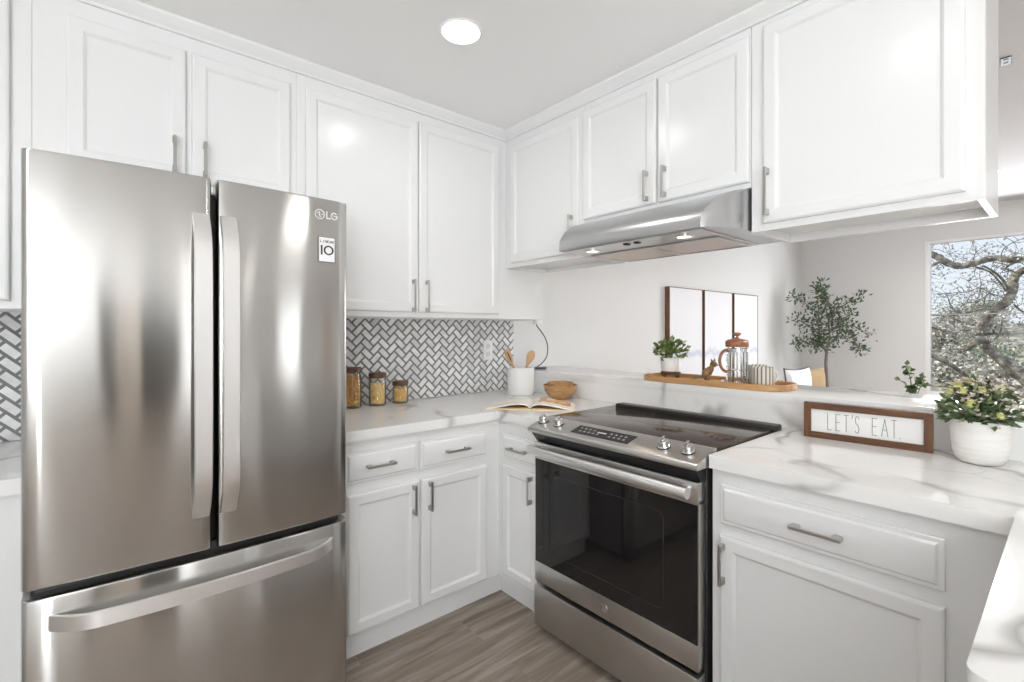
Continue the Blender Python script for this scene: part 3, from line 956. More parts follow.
# ------------------------------------------------------------------ things on the left counter
CZ = .914
def jar(label, x, y, r, h, lid_h, fill, kind):
    t = thing('storage_jar', label, 'jar', (x, y, CZ), 'glass storage jars with dark wooden lids')
    w = .003
    gh = h - lid_h
    MB().lathe([(r * .9, 0), (r, .006), (r, gh * .86), (r * .90, gh * .95), (r * .90, gh), (r * .90 - w, gh), (r * .90 - w, gh * .94), (r - w, gh * .85), (r - w, .009), (r * .85, .006)], x, y, CZ, 32).build('glass_body', 'clear_glass', t)
    MB().lathe([(r * .93, 0), (r * 1.02, .003), (r * 1.02, lid_h - .004), (r * .98, lid_h)], x, y, CZ + gh + .0003, 32).build('lid', 'lid_wood', t)
    rnd = random.Random(int(x * 1000))
    b = MB()
    R = r - w - .0012
    if kind == 'rod':
        for i in range(70):
            a = rnd.uniform(0, 2 * PI); rr = R * .86 * math.sqrt(rnd.random())
            px, py = x + rr * math.cos(a), y + rr * math.sin(a)
            z0 = CZ + .009 + rnd.uniform(0, .006)
            dx, dy = rnd.uniform(-.004, .004), rnd.uniform(-.004, .004)
            b.tube([(px, py, z0), (px + dx, py + dy, z0 + fill * rnd.uniform(.75, 1))], .0032, 6)
        for i in range(150):
            a = rnd.uniform(0, 2 * PI); rr = R * .90
            z0 = CZ + .014 + rnd.random() ** 1.5 * fill * .8
            p = Vector((x + rr * math.cos(a), y + rr * math.sin(a), z0))
            d = Vector((-math.sin(a), math.cos(a), rnd.uniform(-1.2, 1.2))).normalized() * .007
            b.tube([p - d, p + d], .0032, 6)
    else:
        n = 360 if kind == 'shell' else 380
        for i in range(n):
            a = rnd.uniform(0, 2 * PI); rr = R * .90 * math.sqrt(rnd.uniform(.35, 1))
            p = Vector((x + rr * math.cos(a), y + rr * math.sin(a), CZ + .013 + rnd.random() * (fill - .012)))
            d = Vector((rnd.uniform(-1, 1), rnd.uniform(-1, 1), rnd.uniform(-1, 1))).normalized() * .006
            q = p - d; s = p + d
            for e in (q, s):
                v = Vector((e.x - x, e.y - y)); 
                if v.length > R * .93:
                    v *= R * .93 / v.length; e.x, e.y = x + v.x, y + v.y
            b.tube([q, (q + s) / 2 + Vector((0, 0, .0025)), s], [.003, .0042, .003], 6)
        b.lathe([(R * .7, .010), (R * .72, fill * .9)], x, y, CZ, 16)
    o = b.build('pasta', {'rod': 'pasta_brown', 'shell': 'pasta', 'grain': 'pasta_gold'}[kind], t)
    tag(o, kind='stuff')
    return t
leaf_mat('pasta', (.74, .50, .16), (.92, .74, .40))
leaf_mat('pasta_brown', (.62, .30, .07), (.90, .62, .25))
leaf_mat('pasta_gold', (.70, .42, .12), (.86, .60, .24))
jar('tallest glass jar beside the fridge, full of pasta, dark wooden lid', .966, 2.395, .045, .205, .026, .155, 'rod')
jar('middle-height glass jar of pale pasta shells with dark wooden lid', 1.100, 2.390, .045, .170, .026, .112, 'shell')
jar('shortest glass jar of golden grains with dark wooden lid', 1.232, 2.390, .0425, .118, .024, .076, 'grain')

# outlet on the tile
t = thing('outlet', 'white electrical outlet plate on the herringbone tile', 'outlet', (1.885, WY - .012, 1.18))
MB().box(1.848, 1.922, WY - .016, WY - .0095, 1.118, 1.242, .002).build('cover_plate', 'white_plastic', t)
for z in (1.155, 1.205):
    r = MB().lathe([(.0165, 0), (.0165, .002)], 0, 0, 0, 20, Matrix.Translation((1.885, WY - .016, z)) @ Matrix.Rotation(PI / 2, 4, 'X')).build('socket', 'socket_grey', t)

# crock with two wooden spoons
cx, cy, cr_, chh = 1.957, 2.220, .083, .167
tag(MB().lathe([(cr_ * .94, 0), (cr_, .006), (cr_, chh - .003), (cr_ - .003, chh), (cr_ - .007, chh - .002), (cr_ - .008, .012), (.001, .010)], cx, cy, CZ, 48, cap1=True)
    .build('utensil_crock', 'ceramic_white', org=(cx, cy, CZ)), 'plain white cylindrical utensil crock holding wooden spoons', 'crock')
def spoon(label, foot, top, headw, slot):
    foot, top = Vector(foot), Vector(top)
    d = (top - foot).normalized()
    side = Vector((CYc, -CXc, 0))
    side = (side - d * side.dot(d)).normalized()
    nn = d.cross(side)
    b = MB()
    Ln = (top - foot).length
    rings_ = []
    for k, w, th in ((0, .005, .004), (.5, .006, .005), (.66, .008, .005), (.74, headw * .7, .005), (.84, headw, .006), (.93, headw * .9, .005), (.98, headw * .55, .004), (1, headw * .2, .002)):
        c = foot + d * Ln * k
        rings_.append([c + side * w * math.cos(2 * PI * i / 14) + nn * th * math.sin(2 * PI * i / 14) for i in range(14)])
    b.loft(rings_)
    o = b.build('wooden_spoon', 'spoon_wood', org=foot)
    tag(o, label, 'spoon', 'wooden spoons in the crock')
    if slot:
        b = MB()
        rr = []
        for k, w in ((.72, .002), (.78, .005), (.88, .005), (.94, .002)):
            c = foot + d * Ln * k + side * headw * .1 - nn * (-.0045 if nn.dot(Vector((CXc, CYc, 0))) < 0 else .0045)
            rr.append([c + side * w * math.cos(2 * PI * i / 8) + nn * .0025 * math.sin(2 * PI * i / 8) for i in range(8)])
        b.loft(rr)
        b.build('slot', 'frame_wood', o)
spoon('pale wooden spoon leaning over the crock rim towards the tile', (cx + .03, cy + .0, CZ + .016), (cx - .082, cy + .045, 1.192), .021, True)
spoon('tan wooden spoon with an oval head leaning towards the black cord', (cx - .03, cy, CZ + .016), (cx + .075, cy - .030, 1.182), .026, False)

# stacked wooden bowls
def bowl(label, c, r, h, tilt=0):
    m = Matrix.Translation(c) @ Matrix.Rotation(tilt, 4, 'X')
    pr = [(r * .42, 0), (r * .46, .003), (r * .72, h * .22), (r * .92, h * .58), (r, h), (r * .955, h + .001), (r * .87, h * .6), (r * .66, h * .28), (r * .3, h * .14), (.001, h * .13)]
    o = MB().lathe(pr, 0, 0, 0, 48, m).build('wooden_bowl', 'bowl_wood', org=c)
    tag(o, label, 'bowl', 'wooden bowls by the cookbook')
bowl('round wooden bowl on the counter beside the open book', (2.000, 1.925, CZ), .097, .082)
bowl('smaller wooden bowl nested inside the bowl by the open book', (2.000, 1.925, CZ + .0115), .076, .083, .03)

# open cookbook
bk = thing('cookbook', 'open cookbook with curved cream pages and a food photograph, in the counter corner', 'book', (1.605, 1.752, CZ))
ux_, uy_ = Vector((.673, -.740, 0)), Vector((.740, .673, 0))   # along the open width, and up the page
BO = Vector((1.605, 1.752, CZ))
def bp(u, v, n):
    return BO + ux_ * u + uy_ * v + Vector((0, 0, n))
PH = .235
MB().loft([[bp(u, v, 0) for u, v in ((-.222, -.004), (.222, -.004), (.222, PH + .004), (-.222, PH + .004))], [bp(u, v, .003) for u, v in ((-.222, -.004), (.222, -.004), (.222, PH + .004), (-.222, PH + .004))]]).build('cover', 'cover_cream', bk, smooth=False)
def page_curve(u, hgt):
    k = abs(u) / .215
    return .004 + hgt * math.sin(PI * min(1, k ** .55)) ** 1.0 * (1 - .35 * k) + .003 * (1 - k)
for s, nm in ((-1, 'pages'), (1, 'pages')):
    top, bot = [], []
    for i in range(25):
        u = s * .215 * i / 24
        top.append((u, page_curve(u, .026)))
        bot.append((u, max(.0035, page_curve(u, .026) - .0045)))
    lo = [(u, .0032) for u, _ in top]
    b = MB()
    prof_ = bot + top[::-1]
    b.loft([[bp(u, 0, n) for u, n in prof_], [bp(u, PH, n) for u, n in prof_]])
    o = b.build(nm, 'page_paper', bk)
    b = MB()
    lp = [(u, .0032) for u in (s * .02, s * .20)]
    st_ = [(s * .010, .0032), (s * .195, .0032), (s * .195, .0045), (s * .010, .0085)]
    b.loft([[bp(u, .002, n) for u, n in st_], [bp(u, PH - .002, n) for u, n in st_]])
    b.build('page_block', 'page_block', o, smooth=False)
    if s == 1:
        b = MB()
        us = [.035 + .165 * i / 14 for i in range(15)]
        b.loft([[bp(u, .085, page_curve(u, .026) + .0006) for u in us], [bp(u, PH - .006, page_curve(u, .026) + .0006) for u in us]], False)
        b.build('food_photograph', 'food_photo', o)

# charging cord under the cabinet
t = thing('power_cord', 'thin black cord hanging from the cabinet underside to the ledge', 'cord', (2.25, 2.36, 1.05))
MB().box(2.006, 2.056, 2.128, 2.165, 1.345, 1.3715, .003).build('socket_box', 'white_plastic', t)
pts = [(2.030, 2.150, 1.352), (2.038, 2.160, 1.335), (2.090, 2.180, 1.304), (2.170, 2.220, 1.255), (2.240, 2.270, 1.195), (2.268, 2.310, 1.129), (2.242, 2.330, 1.085), (2.195, 2.330, 1.063), (2.165, 2.325, 1.0545)]
cv = []
for i in range(len(pts) - 1):
    p0, p1, p2, p3 = [Vector(pts[max(0, min(len(pts) - 1, j))]) for j in (i - 1, i, i + 1, i + 2)]
    for k in range(6):
        q = k / 6
        cv.append(.5 * ((2 * p1) + (p2 - p0) * q + (2 * p0 - 5 * p1 + 4 * p2 - p3) * q * q + (3 * p1 - p0 - 3 * p2 + p3) * q ** 3))
cv.append(Vector(pts[-1]))
MB().tube(cv, .0036, 8).build('cable', 'cord_black', t)
MB().lathe([(.040, 0), (.042, .004), (.038, .009), (.01, .010)], 2.245, 2.345, 1.0502, 28).build('charging_puck', 'cord_black', t)

# ------------------------------------------------------------------ things on the ledge
BZ = 1.050
def supell(cx, cy, hx, hy, p, n=72):
    o = []
    for i in range(n):
        a = 2 * PI * i / n
        c_, s_ = math.cos(a), math.sin(a)
        o.append((cx + hx * math.copysign(abs(c_) ** (2 / p), c_), cy + hy * math.copysign(abs(s_) ** (2 / p), s_)))
    return o
tx, ty = 2.240, 1.135
b = MB()
O, I = supell(tx, ty, .126, .350, 4.2), supell(tx, ty, .117, .341, 4.2)
O2 = supell(tx, ty, .122, .346, 4.2)
b.loft([[(x, y, BZ + .0003) for x, y in O2], [(x, y, BZ + .003) for x, y in O], [(x, y, BZ + .026) for x, y in O], [(x, y, BZ + .028) for x, y in supell(tx, ty, .1215, .3455, 4.2)], [(x, y, BZ + .026) for x, y in I], [(x, y, BZ + .010) for x, y in I]])
tag(b.build('serving_tray', 'oak_tray', org=(tx, ty, BZ)), 'long oval light wooden tray with a raised rim on the ledge behind the range', 'tray')
TZ = BZ + .0102

def leafy(b, c, rx, rz_, n, l, w, rnd, updir=.4, zmin=None):
    for i in range(n):
        a = rnd.uniform(0, 2 * PI); q = math.acos(rnd.uniform(-1, 1)); rr = rnd.random() ** .4
        p = Vector((c[0] + rx * rr * math.sin(q) * math.cos(a), c[1] + rx * rr * math.sin(q) * math.sin(a), c[2] + rz_ * rr * math.cos(q)))
        if zmin is not None and p.z < zmin:
            p.z = zmin + rnd.random() * .02
        d = Vector((p.x - c[0], p.y - c[1], (p.z - c[2]) + rx * updir)).normalized() + Vector((rnd.uniform(-.6, .6), rnd.uniform(-.6, .6), rnd.uniform(-.5, .6)))
        b.leaf(p, d, l * rnd.uniform(.7, 1.3), w * rnd.uniform(.7, 1.3), rnd.uniform(-1, 1))
def stems(b, base, c, rx, rz_, n, r, rnd):
    for i in range(n):
        a = 2 * PI * i / n + rnd.uniform(-.3, .3)
        e = (c[0] + rx * .8 * math.cos(a) * rnd.uniform(.2, 1), c[1] + rx * .8 * math.sin(a) * rnd.uniform(.2, 1), c[2] + rz_ * rnd.uniform(.1, .8))
        m_ = ((base[0] + e[0]) / 2 + rnd.uniform(-.1, .1) * rx, (base[1] + e[1]) / 2, (base[2] * .4 + e[2] * .6))
        b.tube([base, m_, e], [r, r * .8, r * .5], 6)

# little planter on a wooden stand
px, py = 2.262, 1.378
t = thing('potted_plant', 'small round-leaved plant in a white pot on a brown wooden stand, on the tray', 'potted plant', (px, py, TZ))
b = MB()
b.lathe([(.036, .018), (.050, .018), (.0515, .030), (.046, .032), (.036, .030)], px, py, TZ, 28)
for k in range(4):
    a = PI / 4 + k * PI / 2 + .5
    b.tube([(px + .047 * math.cos(a), py + .047 * math.sin(a), TZ), (px + .045 * math.cos(a), py + .045 * math.sin(a), TZ + .026)], [.008, .011], 10)
b.build('stand', 'walnut', t)
MB().lathe([(.030, .031), (.043, .036), (.0485, .060), (.0485, .100), (.046, .104), (.043, .102), (.043, .092), (.001, .090)], px, py, TZ, 32).build('pot', 'ceramic_white', t)
rnd = random.Random(3)
b = MB()
stems(b, (px, py, TZ + .09), (px, py, TZ + .14), .07, .06, 9, .0015, rnd)
leafy(b, (px, py, TZ + .145), .082, .055, 230, .026, .020, rnd, zmin=TZ + .100)
for a_, hh in ((.4, .2), (2.0, .185), (5.1, .19), (3.9, .175)):
    for k in range(12):
        b.leaf((px + .05 * k / 12 * math.cos(a_), py + .05 * k / 12 * math.sin(a_), TZ + .11 + (hh - .11) * k / 12), (rnd.uniform(-1, 1), rnd.uniform(-1, 1), .5), .024, .018, rnd.uniform(-1, 1))
b.build('foliage', 'leaf_bright', t)

# carved figurine: a perky little bird with a long stick tail
gx, gy = 2.225, 1.158
t = thing('figurine', 'small brown carved animal-like wooden figurine between the plant and the coffee press', 'figurine', (gx, gy, TZ))
V = lambda u, z, w=0: (gx + CYc * u + CXc * w, gy - CXc * u + CYc * w, TZ + z)     # u: sideways as seen from the kitchen
b = MB().tube([V(-.022, .024), V(-.012, .035), V(.004, .048), V(.018, .064), V(.026, .078)], [.008, .019, .021, .015, .008], 12)
b.build('body', 'figurine_wood', t)
b = MB().sphere(V(.030, .084), .0175, (1, 1, .9)).tube([V(.040, .084), V(.055, .078)], [.006, .001], 8)
b.tube([V(.022, .098), V(.018, .110)], [.006, .002], 8).tube([V(.034, .100), V(.036, .112)], [.006, .002], 8)
b.build('head', 'figurine_wood', t)
MB().tube([V(-.018, .026), V(-.045, .020), V(-.075, .012)], [.006, .0035, .002], 8).build('tail', 'trunk_grey', t)
for s in (-1, 1):
    MB().tube([V(.0, .035, s * .009), V(-.002, .016, s * .011), V(-.004, .0, s * .012)], [.011, .008, .009], 10).build('leg', 'figurine_wood', t)

# tiny spotted ball
b = MB().sphere((2.160, 1.052, TZ + .0125), .0125)
tag(b.build('ornament_ball', mat('spotted', (.3, .29, .29), .4), org=(2.160, 1.052, TZ)), 'tiny dark grey ball at the foot of the coffee press', 'ornament')
m = M['spotted']
vv = N(m, 'ShaderNodeTexVoronoi', Scale=110.0)
L(m, obco(m), vv.inputs['Vector'])
L(m, ramp(m, vv.outputs['Distance'], [(.3, (.03, .03, .03)), (.45, (.7, .68, .66))]), bsdf(m).inputs['Base Color'])

# french press
fxp, fyp = 2.228, 1.016
t = thing('coffee_press', 'glass coffee press with copper-brown lid, round knob and curved handle on the tray', 'coffee press', (fxp, fyp, TZ))
r_ = .0445
MB().lathe([(r_ - .002, .006), (r_, .010), (r_, .168), (r_ + .002, .172), (r_ - .002, .172), (r_ - .0035, .168), (r_ - .0035, .012), (.001, .009)], fxp, fyp, TZ, 40).build('glass_beaker', 'clear_glass', t)
b = MB()
for k in range(6):
    a = k * PI / 3 + .3
    c_, s_ = math.cos(a), math.sin(a)
    b.box(-.004, .004, r_ + .0005, r_ + .0025, .0, .165, 0, 1, Matrix.Translation((fxp, fyp, TZ)) @ rotz(a))
b.lathe([(r_ + .0035, 0), (r_ + .0035, .008), (r_ + .0005, .008), (r_ + .0005, 0)], fxp, fyp, TZ, 40, None, False, False)
b.lathe([(r_ + .004, .150), (r_ + .004, .164), (r_ + .0005, .164), (r_ + .0005, .150)], fxp, fyp, TZ, 40, None, False, False)
b.build('frame', 'chrome', t)
ld = MB().lathe([(r_ + .004, .172), (r_ + .006, .176), (r_ + .006, .196), (r_ - .002, .204), (r_ - .022, .209), (.012, .211), (.009, .216)], fxp, fyp, TZ, 40).build('lid', 'copper_lid', t)
MB().lathe([(.0045, .212), (.0045, .220), (.013, .226), (.0175, .231), (.0165, .236), (.008, .239)], fxp, fyp, TZ, 24).build('knob', 'copper_lid', t)
pl = MB().tube([(fxp, fyp, TZ + .03), (fxp, fyp, TZ + .208)], .0025, 10).build('plunger_rod', 'chrome', t)
MB().lathe([(r_ - .005, .062), (r_ - .005, .067), (.004, .070)], fxp, fyp, TZ, 36).build('plunger_disc', 'chrome', pl)
hp = []
for i in range(17):
    a = math.radians(80 + 200 * i / 16)
    hp.append((-(r_ + .002) + .034 * math.cos(a) * (1 if math.cos(a) < 0 else .3), .108 + .050 * math.sin(a)))
b = MB().tube([(fxp + CYc * u, fyp - CXc * u, TZ + z) for u, z in hp], .0068, 12)
b.build('handle', 'copper_lid', t)

# mugs
def mug(label, x, y, ha):
    t = thing('mug', label, 'mug', (x, y, TZ), 'striped mugs on the tray')
    MB().lathe([(.038, 0), (.044, .004), (.0455, .012), (.0455, .086), (.044, .088), (.042, .086), (.0415, .012), (.001, .008)], x, y, TZ, 40).build('cup', 'mug_glaze', t)
    hp = [(.044 + .027 * math.sin(PI * k / 12), .046 + .026 * math.cos(PI * k / 12)) for k in range(13)]
    MB().tube([(x + u * math.cos(ha), y + u * math.sin(ha), TZ + z) for u, z in hp], .0048, 10).build('handle', 'ceramic_white', t)
va = math.atan2(-CXc, CYc)
mug('striped stoneware mug at the end of the tray, handle turned to the window', 2.205, .893, va + .15)
mug('striped mug half hidden behind the glass coffee press', 2.310, .962, va - .9)

# ------------------------------------------------------------------ things on the near counter
# framed sign
SA, SB = Vector((1.990, .660, CZ)), Vector((2.020, .298, CZ))
sd = (SB - SA).normalized()
sn = Vector((sd.y, -sd.x, 0))
if sn.x > 0:
    sn = -sn
sw, sh, stk = (SB - SA).length, .128, .030
def sp(u, v, n):
    return SA + sd * u + sn * n + Vector((0, 0, v))
t = thing('framed_sign', 'long white sign lettered in capitals in a brown wooden frame on the counter', 'sign', SA + sd * sw / 2)
fwid = .0225
for nm, (u0, u1, v0, v1) in (('frame_side', (0, fwid, 0, sh)), ('frame_side', (sw - fwid, sw, 0, sh)), ('frame_rail', (fwid, sw - fwid, sh - fwid, sh)), ('frame_rail', (fwid, sw - fwid, 0, fwid))):
    b = MB()
    q = [(u0, v0), (u1, v0), (u1, v1), (u0, v1)]
    b.loft([[sp(u, v, 0) for u, v in q], [sp(u, v, -stk) for u, v in q]]).bevel_all(.0012, 1)
    b.build(nm, 'walnut_upright' if nm == 'frame_side' else 'walnut', t)
q = [(fwid, fwid), (sw - fwid, fwid), (sw - fwid, sh - fwid), (fwid, sh - fwid)]
bd = MB().loft([[sp(u, v, -.010) for u, v in q], [sp(u, v, -.018) for u, v in q]]).build('board', 'sign_white', t, smooth=False)
PG = lambda u, v, n: sp(u, v, -.010 + n)
gl = {'L': [[(0, 1), (0, 0), (1, 0)]], 'E': [[(1, 1), (0, 1), (0, 0), (1, 0)], [(0, .52), (.85, .52)]], 'T': [[(0, 1), (1, 1)], [(.5, 1), (.5, 0)]],
      "'": [[(.3, 1.06), (.1, .84)]], 'S': [[(.95, .86), (.7, .99), (.3, .99), (.08, .82), (.2, .60), (.75, .44), (.95, .22), (.75, .02), (.3, 0), (.05, .12)]],
      'A': [[(0, 0), (.5, 1), (1, 0)], [(.2, .38), (.8, .38)]], '.': [[(.3, .0), (.45, .0)]]}
b = MB()
u = .074
for ch, adv in (('L', .0255), ('E', .0245), ('T', .0225), ("'", .0095), ('S', .049), ('E', .0255), ('A', .0275), ('T', .0175), ('.', .01)):
    wd_ = .0125 if ch != 'A' else .0175
    if ch == "'": wd_ = .008
    strokes(b, [[(u + a * wd_, .034 + c_ * .058) for a, c_ in s] for s in gl[ch]], PG, .0017, .0006)
    u += adv
    if ch == 'S':
        b.build('word', 'ink_grey', bd, smooth=False)
        b = MB()
b.build('word', 'ink_grey', bd, smooth=False)

# potted flowers
qx, qy = 1.992, .187
t = thing('potted_flowers', 'rounded cream pot of yellow roses and small white blossoms on the counter', 'potted plant', (qx, qy, CZ))
MB().lathe([(.038, 0), (.046, .002), (.056, .012), (.062, .030), (.0655, .060), (.067, .095), (.067, .126), (.066, .129), (.063, .128), (.062, .118), (.001, .112)], qx, qy, CZ, 56).build('pot', 'pot_glaze', t)
rnd = random.Random(11)
b = MB()
fcn = (qx, qy, CZ + .165)
stems(b, (qx, qy, CZ + .112), fcn, .085, .08, 16, .0018, rnd)
leafy(b, fcn, .086, .074, 560, .027, .017, rnd, .3, CZ + .120)
leafy(b, (qx, qy, CZ + .14), .092, .035, 150, .026, .015, rnd, .1, CZ + .118)
b.build('foliage', 'leaf_dark', t)
b = MB()
for i in range(190):
    a = rnd.uniform(0, 2 * PI); k = rnd.uniform(.1, 1)
    R0 = .098 * math.sqrt(k)
    p = Vector((qx + R0 * math.cos(a), qy + R0 * math.sin(a), CZ + .150 + .100 * math.sqrt(max(0, 1 - k)) + rnd.uniform(-.03, .014)))
    for q in range(5):
        aa = q * 2 * PI / 5 + rnd.random()
        b.leaf(p, (math.cos(aa), math.sin(aa), rnd.uniform(-.1, 1.3)), .011, .0095, 0)
b.build('blossoms', 'blossom_white', t)
def rose(c, r, par):
    b = MB()
    r = r * 1.12
    b.sphere(c, r * .55, (1, 1, .9), 2)
    for ring_, (n_, rr, zz, ll) in enumerate(((5, .35, .25, .9), (6, .6, .0, 1.0), (7, .75, -.25, 1.0))):
        for k in range(n_):
            a = 2 * PI * k / n_ + ring_ * .5
            b.leaf((c[0] + r * rr * .4 * math.cos(a), c[1] + r * rr * .4 * math.sin(a), c[2] + r * zz - r * .1), (math.cos(a) * rr, math.sin(a) * rr, .9 - ring_ * .3), r * ll, r * 1.0, 0)
    b.build('rose', 'blossom_yellow', par)
for (dx, dy, dz, r) in ((-.080, .012, .178, .016), (-.035, .045, .226, .018), (-.050, -.010, .218, .013), (-.015, .02, .238, .015), (-.070, -.048, .150, .013), (-.045, .062, .205, .014), (-.010, -.045, .222, .013), (-.058, .030, .212, .014)):
    rose((qx + dx, qy + dy, CZ + dz), r, t)

# ------------------------------------------------------------------ living room beyond the ledge
# triptych on the wall
for i, l in enumerate(('pale framed print behind the potted plant, first of the three hung in a row',
                       'pale framed print in the middle of the three hung behind the tray',
                       'pale framed print nearest the olive tree, last of the three hung in a row')):
    x0, x1, z0, z1 = 3.955 + i * .642, 3.955 + i * .642 + .600, .78, 1.712
    t = thing('framed_print', l, 'picture', ((x0 + x1) / 2, WY - .02, z0), 'pale framed prints behind the tray')
    fr_ = MB()
    d0, d1 = WY - .050, WY - .001
    fr_.box(x0, x0 + .007, d0, d1, z0, z1).box(x1 - .007, x1, d0, d1, z0, z1).box(x0 + .007, x1 - .007, d0, d1, z1 - .008, z1).box(x0 + .007, x1 - .007, d0, d1, z0, z0 + .008)
    fr_.build('frame', 'frame_wood', t, smooth=False)
    MB().box(x0 + .007, x1 - .007, d0 + .003, d0 + .03, z0 + .008, z1 - .008).build('print', 'mist_print', t, smooth=False)

# olive tree
ox, oy = 6.70, 1.97
t = thing('artificial_tree', 'slender olive tree with thin grey trunk in the far corner of the room', 'tree', (ox, oy, 0))
MB().lathe([(.13, 0), (.15, .01), (.17, .28), (.165, .30), (.15, .29), (.148, .26), (.001, .25)], ox, oy, 0, 32).build('planter', 'ceramic_white', t)
sv = Vector((CYc, -CXc, 0)); fvw = Vector((CXc, CYc, 0))
def tp(u, z, w=0):
    return Vector((ox, oy, 0)) + sv * u + fvw * w + Vector((0, 0, z))
b = MB()
b.tube([tp(0, .25), tp(.006, .6), tp(-.01, .9), tp(.0, 1.06)], [.024, .021, .019, .017], 10)
limbs = [[(0, 1.05), (.05, 1.22), (.06, 1.42), (.05, 1.62), (.035, 1.80), (.06, 1.93)], [(-.0, 1.05), (-.05, 1.18), (-.10, 1.36), (-.16, 1.55), (-.28, 1.68), (-.40, 1.72)],
         [(-.0, 1.05), (-.08, 1.16), (-.20, 1.13), (-.33, 1.20), (-.40, 1.12)], [(-.06, 1.22), (-.16, 1.32), (-.30, 1.42), (-.42, 1.44)], [(.03, 1.14), (.14, 1.24), (.26, 1.22), (.38, 1.10), (.44, 1.06)],
         [(.06, 1.32), (.18, 1.36), (.32, 1.36), (.50, 1.24)], [(.055, 1.46), (.14, 1.56), (.26, 1.66), (.36, 1.72)], [(.05, 1.60), (-.02, 1.74), (-.06, 1.86)], [(.06, 1.30), (.20, 1.46), (.34, 1.52)], [(-.10, 1.36), (-.06, 1.55), (-.10, 1.72)], [(.06, 1.4), (.13, 1.5), (.16, 1.64)]]
rnd = random.Random(5)
ends = []
for L_ in limbs:
    w_ = 0
    pts = []
    for k, (u, z) in enumerate(L_):
        w_ += rnd.uniform(-.08, .08) if k else 0
        pts.append(tp(u, z, w_))
    b.tube(pts, [max(.003, .012 * (1 - k / len(pts))) for k in range(len(pts))], 7)
    ends.append(pts)
b.build('trunk', 'trunk_grey', t)
b = MB()
for pts in ends:
    for k in range(1, len(pts)):
        for j in range(52):
            p = pts[k - 1].lerp(pts[k], rnd.random())
            if p.z < 1.08 and abs((p - tp(0, p.z)).dot(sv)) < .15:
                continue
            o_ = Vector((rnd.gauss(0, 1), rnd.gauss(0, 1), rnd.gauss(0, 1))).normalized()
            q = p + o_ * rnd.random() ** .7 * .082
            b.leaf(q, o_ + Vector((0, 0, .3)), .050 * rnd.uniform(.6, 1.2), .024 * rnd.uniform(.7, 1.2), rnd.uniform(-1.5, 1.5))
b.build('foliage', 'leaf_ficus', t)

# sofa under the prints with two cushions
t = thing('sofa', 'low light grey sofa against the wall, hidden below the ledge', 'sofa', (5.1, 2.0, 0))
sb_ = MB()
sb_.box(4.1, 6.35, 1.62, 2.44, .12, .40, .03)
sb_.build('base', 'sofa_fabric', t)
MB().box(4.1, 6.35, 2.24, 2.44, .401, .70, .05, 3).build('backrest', 'sofa_fabric', t)
for x in (4.15, 6.3):
    for y in (1.68, 2.38):
        MB().box(x - .02, x + .02, y - .02, y + .02, 0, .121).build('leg', 'table_wood', t)
def cushion(label, c, w, h, th, material, tilt, rz, pip):
    m = Matrix.Translation(c) @ rotz(rz) @ Matrix.Rotation(tilt, 4, 'X')
    n = 12
    bb = MB()
    rr = []
    tp_, bt = [], []
    for j in range(n + 1):
        for i in range(n + 1):
            a, e = i / n * 2 - 1, j / n * 2 - 1
            pin = 1 - .10 * (1 - a * a) * e * e - 0
            pin2 = 1 - .10 * (1 - e * e) * a * a
            th_ = th / 2 * (max(0, (1 - a ** 4) * (1 - e ** 4))) ** .5
            tp_.append(bb.bm.verts.new(m @ Vector((a * w / 2 * pin2, -th_, h / 2 + e * h / 2 * pin))))
            bt.append(bb.bm.verts.new(m @ Vector((a * w / 2 * pin2, th_, h / 2 + e * h / 2 * pin))))
    for vs in (tp_, bt):
        for j in range(n):
            for i in range(n):
                k = j * (n + 1) + i
                bb.bm.faces.new((vs[k], vs[k + 1], vs[k + n + 2], vs[k + n + 1]))
    bmesh.ops.remove_doubles(bb.bm, verts=bb.bm.verts[:], dist=.0005)
    o = bb.build('cushion', material, org=c)
    tag(o, label, 'cushion', 'cushions beyond the ledge')
    if pip:
        e_ = []
        for k in range(48):
            s_ = k / 48 * 4
            side_, f_ = int(s_), (s_ % 1) * 2 - 1
            a, e = ((f_, -1), (1, f_), (-f_, 1), (-1, -f_))[side_]
            e_.append(m @ Vector((a * w / 2 * (1 - .10 * (1 - e * e)), 0, h / 2 + e * h / 2 * (1 - .10 * (1 - a * a)))))
        MB().tube(e_ + [e_[0]], .009, 6, False).build('piping', 'piping_dark', o)
cushion('white cushion with dark piping showing above the tray end', (5.74, 1.945, .401), .50, .50, .14, 'cushion_white', -.06, -.15, True)
cushion('tan cushion just beyond the white cushion', (6.26, 1.975, .401), .38, .47, .13, 'cushion_tan', -.05, -.4, False)

